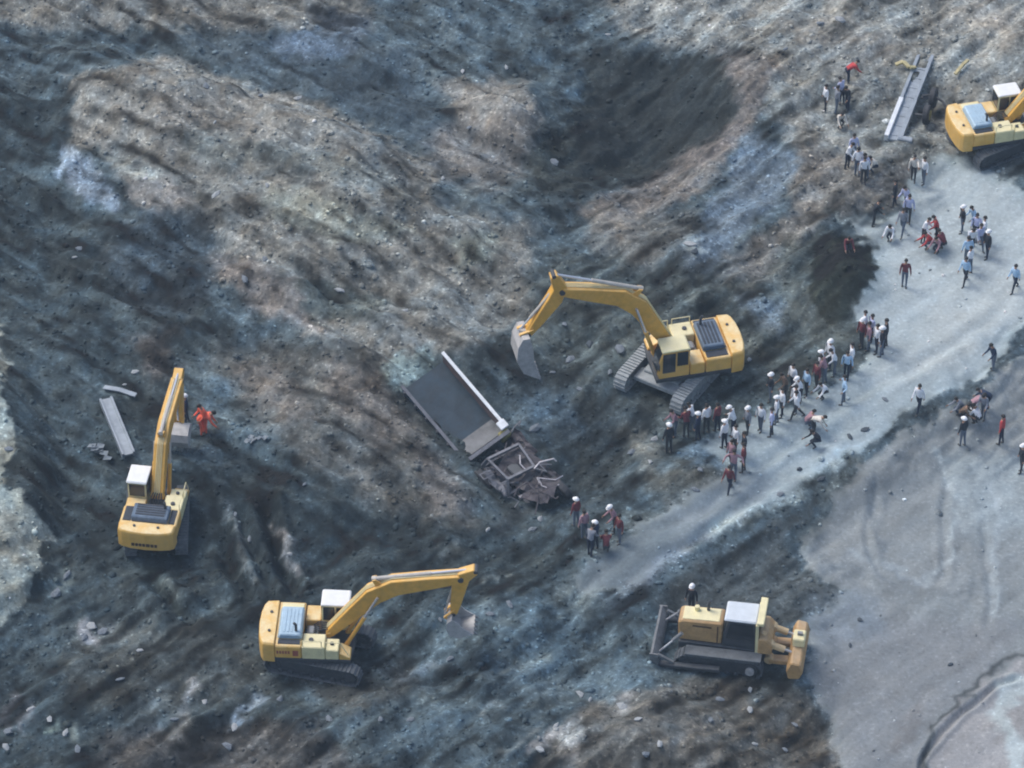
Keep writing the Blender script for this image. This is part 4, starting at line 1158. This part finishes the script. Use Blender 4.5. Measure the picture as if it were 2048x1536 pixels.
POSES = {
    'standing': person_mesh(2, (4, -4), (2, 4), (0, -4), (14, 12), (10, 14)),
    'standing with hands on hips': person_mesh(0, (5, -5), (0, 0), (-25, -25), (42, 42), (75, 75), spread=.12),
    'walking': person_mesh(6, (22, -18), (8, 20), (-16, 18), (7, 7), (12, 22)),
    'pointing': person_mesh(4, (6, -6), (0, 6), (75, 5), (10, 14), (12, 20)),
    'bending over': person_mesh(72, (22, 14), (24, 18), (14, 24), (6, 8), (14, 20), 10),
    'crouching': person_mesh(38, (98, 84), (128, 120), (24, 32), (8, 8), (40, 34), 5),
    'looking down': person_mesh(16, (5, -3), (6, 4), (8, 12), (8, 8), (48, 40), 22),
}
# head wear, built once and shared
def cap_mesh(kind):
    mb = MB(); rings = []
    n = 14
    R0 = .098 if kind == 'hair' else .122
    for k, t in enumerate((0, 22, 45, 68, 84)):
        rings.append((R0 * math.cos(R(t)), (.085 if kind == 'hair' else .115) * math.sin(R(t))))
    vs = []
    for r_, z in rings:
        for i in range(n):
            a = 2 * math.pi * i / n
            vs.append((r_ * 1.12 * math.cos(a) - .008, r_ * .95 * math.sin(a), z + (.045 if kind != 'hair' else .035 - (.05 if math.cos(a) < -.2 and r_ > .09 else 0))))
    fs = [(k * n + i, k * n + (i + 1) % n, (k + 1) * n + (i + 1) % n, (k + 1) * n + i) for k in range(4) for i in range(n)] + [tuple(range(4 * n, 5 * n)), tuple(range(n - 1, -1, -1))]
    mb.add(vs, fs)
    if kind == 'helmet':
        mb.plan([(.15 * math.cos(2 * math.pi * i / n) + (.03 if math.cos(2 * math.pi * i / n) > .4 else -.008), .128 * math.sin(2 * math.pi * i / n)) for i in range(n)], .032, .046)
    o = mb.build('tmp', WHITE, None, 0, True); me = o.data; bpy.data.objects.remove(o); me.materials.clear(); me.materials.append(None)
    return me
CAPS = {k: cap_mesh(k) for k in ('helmet', 'hair')}
CLOTH = {
    'white': (.80, .82, .85), 'light blue': (.40, .58, .76), 'maroon': (.17, .05, .06), 'red': (.50, .07, .07), 'bright red': (.92, .17, .10),
    'dusty pink': (.40, .24, .27), 'navy': (.03, .045, .085), 'dark': (.035, .04, .05), 'lavender': (.48, .52, .72), 'cream': (.66, .62, .55), 'grey': (.25, .27, .31), 'brown': (.16, .11, .08),
}
CM = {k: mat('cloth_' + k.replace(' ', '_'), c, .85, 0, .18, 9, spec=.2) for k, c in CLOTH.items()}
TROUS = [mat('trousers_navy', (.03, .04, .065), .85, 0, .2, 9, spec=.2), mat('trousers_charcoal', (.05, .055, .065), .85, 0, .2, 9, spec=.2), mat('trousers_blue_grey', (.12, .15, .20), .85, 0, .2, 9, spec=.2)]
SKIN = mat('skin', (.36, .22, .15), .6, 0, .08, 6); SHOE = mat('dusty_shoes', (.07, .065, .06), .8)
HAIR = mat('dark_hair', (.02, .017, .015), .6); HELM = mat('white_helmet', (.86, .87, .88), .35, 0, .03)
HELM_Y = mat('yellow_helmet', (.75, .50, .06), .4, 0, .03)

PH = dict(zip(('road','pit','top','head','edge','yard','slope','gully','left','dozer'), ('in the crowd at the road edge', 'beside the dusty excavator tracks', 'beside the overturned trailer', 'on the open pale road', 'beside the dark mound at the road', 'on the pale bench across the road', 'below the truck wreck', 'on brown ground by the road head', 'under the raised boom', 'behind the bulldozer')))
S_, HH, W_, P_, B_, C_, L_ = 'standing', 'standing with hands on hips', 'walking', 'pointing', 'bending over', 'crouching', 'looking down'
PEOPLE = [
    # by the trailer
    (1692, 168, 'red', 'hair', B_, 'top', 30), (1650, 222, 'white', 'hair', S_, 'top', 200), (1672, 226, 'grey', 'hair', S_, 'top', 20), (1694, 222, 'dark', 'hair', L_, 'top', 240), (1677, 252, 'cream', 'hair', C_, 'top', 300),
    # left of the road head
    (1705, 322, 'lavender', 'hair', S_, 'gully', 300), (1694, 338, 'white', 'hair', L_, 'gully', 330), (1726, 368, 'white', 'hair', S_, 'gully', 290), (1714, 352, 'white', 'hair', S_, 'gully', 90), (1752, 345, 'cream', 'hair', C_, 'gully', 200),
    (1826, 362, 'cream', 'hair', P_, 'gully', 250), (1846, 368, 'white', 'hair', S_, 'gully', 210), (1788, 414, 'dark', 'hair', S_, 'gully', 180), (1815, 446, 'lavender', 'hair', S_, 'gully', 270), (1804, 470, 'grey', 'hair', W_, 'gully', 250), (1783, 478, 'white', 'hair', C_, 'gully', 240), (1747, 452, 'dark', 'hair', L_, 'gully', 0),
    # on the open road
    (1923, 466, 'dark', 'helmet', S_, 'head', 210), (1950, 482, 'lavender', 'hair', S_, 'head', 250), (1941, 505, 'white', 'hair', L_, 'head', 280), (1957, 500, 'lavender', 'hair', W_, 'head', 300), (1973, 517, 'dark', 'helmet', S_, 'head', 200), (1929, 568, 'light blue', 'hair', W_, 'head', 240), (1933, 530, 'light blue', 'hair', S_, 'head', 100), (2028, 582, 'light blue', 'hair', W_, 'head', 220),
    (1846, 486, 'white', 'hair', L_, 'head', 320), (1862, 498, 'red', 'hair', C_, 'head', 200), (1878, 502, 'dusty pink', 'hair', C_, 'head', 240), (1888, 502, 'maroon', 'hair', C_, 'head', 150), (1808, 574, 'maroon', 'hair', S_, 'head', 260), (1693, 500, 'maroon', 'hair', C_, 'edge', 270),
    # upper end of the crowd
    (1722, 694, 'maroon', 'helmet', S_, 'edge', 220), (1736, 700, 'dusty pink', 'hair', S_, 'edge', 190), (1752, 706, 'white', 'hair', S_, 'edge', 200), (1770, 694, 'dark', 'hair', S_, 'edge', 180),
    # crowd along the road edge
    (1668, 752, 'white', 'hair', L_, 'road', 200), (1658, 738, 'white', 'helmet', S_, 'road', 220), (1632, 778, 'maroon', 'hair', S_, 'road', 210), (1648, 768, 'dusty pink', 'hair', L_, 'road', 160), (1692, 758, 'light blue', 'hair', S_, 'road', 270), (1652, 796, 'white', 'hair', C_, 'road', 220), (1686, 808, 'light blue', 'hair', HH, 'road', 190),
    (1584, 782, 'white', 'hair', S_, 'road', 230), (1570, 800, 'brown', 'hair', L_, 'road', 200), (1590, 826, 'white', 'hair', S_, 'road', 240), (1563, 834, 'white', 'hair', S_, 'road', 200), (1592, 838, 'white', 'hair', W_, 'road', 180), (1540, 802, 'dark', 'helmet', S_, 'road', 210),
    (1466, 872, 'white', 'helmet', L_, 'road', 160), (1494, 868, 'grey', 'helmet', S_, 'road', 200), (1520, 862, 'white', 'hair', S_, 'road', 240), (1542, 872, 'lavender', 'hair', S_, 'road', 190), (1622, 868, 'cream', 'hair', B_, 'road', 340), (1610, 858, 'dusty pink', 'hair', C_, 'road', 20), (1638, 894, 'dark', 'hair', C_, 'road', 200),
    (1470, 906, 'white', 'hair', S_, 'road', 200), (1487, 920, 'dark', 'hair', S_, 'road', 190), (1462, 934, 'dusty pink', 'hair', S_, 'road', 220), (1486, 944, 'maroon', 'hair', S_, 'road', 170), (1466, 958, 'dusty pink', 'hair', HH, 'road', 250), (1458, 985, 'maroon', 'hair', W_, 'road', 240),
    (1702, 742, 'white', 'hair', S_, 'road', 200), (1640, 756, 'white', 'helmet', S_, 'road', 170), (1612, 792, 'light blue', 'hair', S_, 'road', 220), (1600, 806, 'white', 'helmet', L_, 'road', 200), (1552, 848, 'white', 'helmet', S_, 'road', 190), (1448, 896, 'white', 'helmet', S_, 'road', 150), (1412, 866, 'white', 'hair', S_, 'pit', 140), (1384, 862, 'white', 'hair', L_, 'pit', 150),
    (1742, 684, 'lavender', 'hair', S_, 'edge', 210), (1728, 676, 'white', 'hair', S_, 'edge', 180), (1762, 712, 'dark', 'helmet', S_, 'edge', 170), (1966, 488, 'white', 'hair', S_, 'head', 180), (1946, 462, 'light blue', 'hair', L_, 'head', 220), (1938, 548, 'white', 'hair', S_, 'head', 150), (1872, 484, 'red', 'hair', L_, 'head', 170), (1812, 424, 'lavender', 'hair', L_, 'gully', 230), (1734, 356, 'lavender', 'hair', L_, 'gully', 210), (1683, 210, 'lavender', 'hair', L_, 'top', 130), (1940, 838, 'dusty pink', 'hair', B_, 'yard', 20), (1966, 838, 'grey', 'hair', L_, 'yard', 230),
    (1434, 862, 'maroon', 'hair', S_, 'pit', 150), (1372, 876, 'maroon', 'hair', L_, 'pit', 120), (1350, 872, 'dusty pink', 'hair', L_, 'pit', 200), (1395, 880, 'navy', 'helmet', S_, 'pit', 160), (1337, 906, 'dark', 'helmet', S_, 'pit', 110),
    # across the road
    (1985, 740, 'navy', 'hair', L_, 'yard', 200), (1836, 824, 'white', 'hair', W_, 'yard', 230), (1918, 842, 'brown', 'hair', C_, 'yard', 350), (1924, 828, 'grey', 'hair', C_, 'yard', 200), (1978, 822, 'navy', 'hair', B_, 'yard', 180), (1958, 852, 'white', 'hair', C_, 'yard', 150), (1924, 892, 'dark', 'helmet', S_, 'yard', 120), (2001, 888, 'red', 'hair', S_, 'yard', 150), (2041, 945, 'dark', 'helmet', S_, 'yard', 190),
    # near the wreck
    (1152, 1052, 'maroon', 'helmet', S_, 'slope', 140), (1190, 1098, 'navy', 'helmet', S_, 'slope', 150), (1228, 1066, 'dusty pink', 'helmet', L_, 'slope', 200), (1168, 1078, 'dusty pink', 'hair', S_, 'slope', 120), (1180, 1112, 'grey', 'hair', L_, 'slope', 60), (1212, 1110, 'maroon', 'hair', C_, 'slope', 100), (1238, 1086, 'maroon', 'hair', S_, 'slope', 210),
    # left excavator and bulldozer
    (374, 846, 'navy', 'helmet', S_, 'left', 180), (362, 872, 'grey', 'helmet', L_, 'left', 160), (400, 870, 'bright red', 'hair', B_, 'left', 0), (412, 866, 'bright red', 'hair', L_, 'left', 200),
    (1382, 1228, 'dark', 'helmet', S_, 'dozer', 250),
]
seen = {}
for k, (u, v, shirt, head, pose, where, face) in enumerate(PEOPLE):
    me, HM = POSES[pose]
    o = bpy.data.objects.new('person', me); COL.objects.link(o)
    o.location = place(u, v) - Vector((0, 0, .015)); o.rotation_euler = (0, 0, R(face + random.uniform(-12, 12)))
    s = random.uniform(.95, 1.02) * (1.12 if shirt == 'bright red' else 1); o.scale = (s, s, s)
    for i, m in enumerate((CM[shirt], CM[shirt] if shirt == 'bright red' else TROUS[k % 3], SKIN, SHOE)):
        o.material_slots[i].link = 'OBJECT'; o.material_slots[i].material = m
    c = bpy.data.objects.new('helmet' if head == 'helmet' else 'hair', CAPS[head]); COL.objects.link(c)
    c.parent = o; c.matrix_local = HM
    c.material_slots[0].link = 'OBJECT'; c.material_slots[0].material = HELM if head == 'helmet' else HAIR
    tag(o, 'person in %s%s %s %s' % (shirt, ' with white helmet' if head == 'helmet' else '', pose, PH[where]), 'person', 'people at the site')

# ------------------------------------------------------------------ stones
def rock_mesh(seed):
    bm = bmesh.new(); bmesh.ops.create_icosphere(bm, subdivisions=1, radius=1)
    rr = random.Random(seed); sx, sy, sz = rr.uniform(1.0, 1.45), rr.uniform(.5, .85), rr.uniform(.35, .6)
    for vv in bm.verts:
        k = rr.uniform(.6, 1.2); vv.co = Vector((vv.co.x * sx * k, vv.co.y * sy * k, vv.co.z * sz * k))
    me = bpy.data.meshes.new('boulder'); bm.to_mesh(me); bm.free(); me.materials.append(None)
    return me
ROCKS = [rock_mesh(s) for s in range(9)]
STONES = [mat('pale_stone', (.32, .34, .35), .9, 0, .25, 4), mat('grey_stone', (.16, .185, .21), .9, 0, .3, 4), mat('dark_stone', (.06, .075, .09), .9, 0, .35, 4)]
BOULD = [(432, 390, 0, .26), (535, 372, 0, .2), (680, 582, 0, .26), (810, 622, 0, .2), (150, 515, 0, .22), (160, 498, 1, .24), (412, 174, 1, .24), (1013, 137, 0, .22), (925, 143, 0, .2), (1380, 490, 0, .36), (1388, 505, 2, .3), (1105, 325, 1, .34), (595, 198, 0, .3), (430, 245, 0, .2), (520, 192, 1, .22),
         (270, 745, 0, .22), (250, 770, 0, .16), (280, 1302, 0, .2), (490, 560, 1, .3), (530, 520, 1, .25), (940, 255, 1, .2), (885, 358, 0, .18), (1215, 70, 0, .22), (1680, 40, 0, .3), (1640, 48, 1, .25), (1570, 100, 1, .25), (1700, 130, 0, .2),
         (1480, 700, 1, .3), (1500, 720, 1, .2), (1140, 720, 1, .3), (1130, 650, 1, .24), (1105, 745, 1, .2), (1180, 690, 2, .35), (1240, 700, 1, .35), (1220, 745, 1, .3), (1160, 780, 1, .2), (1070, 860, 1, .35), (1310, 880, 0, .28), (1265, 905, 1, .3), (1300, 925, 0, .2), (1390, 980, 1, .3), (1400, 940, 1, .22),
         (1560, 990, 1, .2), (1640, 960, 2, .3), (1730, 860, 2, .26), (1700, 875, 2, .2), (1600, 940, 2, .22), (1770, 800, 1, .2), (1720, 1240, 2, .2), (1700, 1290, 2, .2), (1900, 1330, 2, .16),
         (1500, 1420, 0, .2), (1510, 1490, 0, .26), (1275, 1440, 0, .24), (1320, 1490, 0, .25), (1290, 1510, 1, .25), (1420, 1440, 1, .2), (1160, 1390, 0, .26), (1180, 1400, 0, .2), (1245, 1415, 0, .32), (1080, 1500, 0, .25), (1110, 1455, 0, .25), (1500, 1380, 1, .2), (1590, 1450, 1, .2), (1570, 1500, 1, .22), (1440, 1400, 1, .2),
         (100, 1440, 0, .24), (60, 1420, 0, .28), (15, 1465, 1, .3), (12, 1495, 0, .22), (130, 1470, 0, .3), (155, 1500, 1, .25), (240, 1360, 1, .2), (410, 1405, 0, .22), (470, 1455, 0, .24), (455, 1495, 1, .3), (350, 1440, 1, .28), (560, 1400, 1, .22), (660, 1440, 1, .25), (880, 1240, 1, .2), (980, 1230, 1, .22), (1020, 1210, 1, .22), (760, 1440, 1, .2), (820, 1440, 1, .2), (900, 1320, 1, .26), (975, 1060, 0, .2), (1065, 1060, 1, .24), (1080, 1040, 0, .2), (610, 970, 1, .2), (470, 1030, 1, .2), (500, 1080, 1, .22), (580, 1110, 0, .2), (330, 1090, 1, .2),
         (110, 1190, 1, .4), (135, 1150, 1, .35), (182, 1255, 0, .36), (205, 1265, 1, .3), (170, 1275, 1, .3), (20, 900, 1, .3)]
MARKS = [(430, 300, 'on the brown ridge'), (170, 480, 'by the pale blue patch of the left slope'), (660, 600, 'beside the hollow in the brown slope'), (520, 540, 'on the streaked slope above the lettered excavator'), (1000, 150, 'on the tan knoll beyond the slopes'), (1120, 330, 'at the mouth of the dark hollow'), (1385, 495, 'on the smooth blue-grey strip'), (900, 330, 'behind the brown ridge'), (1650, 60, 'on the stony slope above the trailer'), (260, 760, 'above the steel channel'),
         (1490, 710, 'behind the golden excavator'), (1140, 690, 'inside the reach of the golden boom'), (1235, 720, 'before the dusty left track'), (1070, 860, 'between truck bed and bucket'), (1290, 905, 'on the small tan heap by the crowd'), (1395, 960, 'on the dark heap under the crowd'), (1600, 960, 'on the edge of the road bank'), (1730, 860, 'where the bank meets the pale bench'), (1690, 1270, 'on the bench behind the ripper'), (1850, 1300, 'on the open bench near the crack'),
         (1500, 1430, 'on the brown spoil below the bulldozer'), (1290, 1480, 'on the brown spoil left of the bench'), (1170, 1420, 'on the pale rubble below the blade'), (1090, 1480, 'on the pale rubble streak'), (80, 1440, 'on the lowest heap of the left corner'), (140, 1490, 'beside the lowest heap'), (380, 1420, 'on the pale streaks below the excavator with the sky-tinted hood'), (470, 1470, 'on the blue streak at the site foot'), (640, 1430, 'on the mud below the excavator with the sky-tinted hood'), (960, 1230, 'under the hanging bucket'), (850, 1400, 'in the mud beyond the hanging bucket'), (1050, 1050, 'below the crushed cab'), (540, 1060, 'along the deep ruts'), (330, 1090, 'behind the lettered excavator'), (140, 1170, 'below the pale outcrop'), (190, 1260, 'in the cluster below the pale outcrop'), (20, 900, 'on the pale outcrop')]
for k, (u, v, m, s) in enumerate(BOULD):
    o = bpy.data.objects.new('boulder', ROCKS[k % 9]); COL.objects.link(o)
    s *= .85
    o.location = place(u, v) + Vector((0, 0, s * .15)); o.rotation_euler = (random.uniform(-.3, .3), random.uniform(-.3, .3), random.uniform(0, 6.3)); o.scale = (s, s, s)
    o.material_slots[0].link = 'OBJECT'; o.material_slots[0].material = STONES[m]
    wh = min(MARKS, key=lambda q: math.hypot(q[0] - u, q[1] - v))[2]
    tag(o, '%s %s boulder %s' % ('small' if s < .2 else 'large', ('pale', 'grey', 'dark')[m], wh), 'boulder', 'boulders strewn over the spoil')

# loose rubble: tens of thousands of stones nobody could count
N = 20000
rx = RNG.uniform(-26.5, 26.5, N); ry = RNG.uniform(-26.5, 32, N)
def bil(A, x, y):
    i = np.clip(np.searchsorted(XS, x) - 1, 0, len(XS) - 2); j = np.clip(np.searchsorted(YS, y) - 1, 0, len(YS) - 2)
    fx = (x - XS[i]) / (XS[i + 1] - XS[i]); fy = (y - YS[j]) / (YS[j + 1] - YS[j])
    if A.ndim == 3:
        fx = fx[:, None]; fy = fy[:, None]
    return (A[j, i] * (1 - fx) + A[j, i + 1] * fx) * (1 - fy) + (A[j + 1, i] * (1 - fx) + A[j + 1, i + 1] * fx) * fy
keep = RNG.random(N) < (1 - .93 * bil(sm, rx, ry)) * (.35 + .65 * (vnoise(rx * .5, ry * .5, 300) > .45))
rx, ry = rx[keep], ry[keep]; N = len(rx)
rz = bil(GZ, rx, ry); rc = bil(CLR, rx, ry)
size = np.clip(RNG.lognormal(-2.65, .42, N), .035, .24)
ico = bmesh.new(); bmesh.ops.create_icosphere(ico, subdivisions=1, radius=1); ico.verts.ensure_lookup_table()
IV = np.array([v.co[:] for v in ico.verts]); IF = np.array([[v.index for v in f.verts] for f in ico.faces]); ico.free()
ang = RNG.uniform(0, 6.283, N); ca, sa = np.cos(ang), np.sin(ang)
P = IV[None] * RNG.uniform(.7, 1.2, (N, len(IV), 1)) * (size[:, None] * np.stack([RNG.uniform(.7, 1.3, N), RNG.uniform(.7, 1.3, N), RNG.uniform(.35, .7, N)], -1))[:, None, :]
P = np.stack([P[..., 0] * ca[:, None] - P[..., 1] * sa[:, None], P[..., 0] * sa[:, None] + P[..., 1] * ca[:, None], P[..., 2]], -1)
P += np.stack([rx, ry, rz + size * .02], -1)[:, None, :]
fac = np.where(RNG.random(N) < .16, RNG.uniform(1.5, 2.6, N), RNG.uniform(.8, 1.5, N))
RC = np.clip(rc * fac[:, None], .01, .62)
RC = np.concatenate([np.repeat(RC[:, None, :], len(IV), 1), np.ones((N, len(IV), 1))], -1).reshape(-1, 4)
FI = (IF[None] + (np.arange(N) * len(IV))[:, None, None]).reshape(-1, 3)
me = bpy.data.meshes.new('rubble')
me.vertices.add(N * len(IV)); me.vertices.foreach_set('co', P.ravel())
me.loops.add(FI.size); me.loops.foreach_set('vertex_index', FI.ravel().astype(np.int32))
me.polygons.add(len(FI)); me.polygons.foreach_set('loop_start', np.arange(0, FI.size, 3, dtype=np.int32))
at = me.attributes.new('soil', 'FLOAT_COLOR', 'POINT'); at.data.foreach_set('color', RC.ravel())
me.update(); me.validate(); me.materials.append(soil_material('rubble_stone', .9, .3, 7))
o = bpy.data.objects.new('rubble', me); COL.objects.link(o); o['kind'] = 'stuff'
tag(o, 'loose grey rubble and small stones scattered over the spoil', 'rubble')

# ------------------------------------------------------------------ the hazy air of the pit
def haze_box():
    z0 = float(GZ.min()) - 1.0
    x0, x1, y0, y1, z1 = -1150, 1150, -1150, 1150, CAM.z + 14
    mb = MB(); mb.box(x0, x1, y0, y1, z0, z1)
    m = bpy.data.materials.new('thin_haze'); m.use_nodes = True
    n = m.node_tree; n.nodes.remove(n.nodes['Principled BSDF'])
    v = n.nodes.new('ShaderNodeVolumePrincipled')
    v.inputs['Color'].default_value = (.62, .82, 1.0, 1)
    v.inputs['Density'].default_value = HAZE
    v.inputs['Anisotropy'].default_value = 0.0
    n.links.new(v.outputs[0], n.nodes['Material Output'].inputs['Volume'])
    o = mb.build('haze', m); o['kind'] = 'stuff'
    tag(o, 'thin blue-grey haze filling the air over the pit', 'haze')
HAZE = .00036
haze_box()
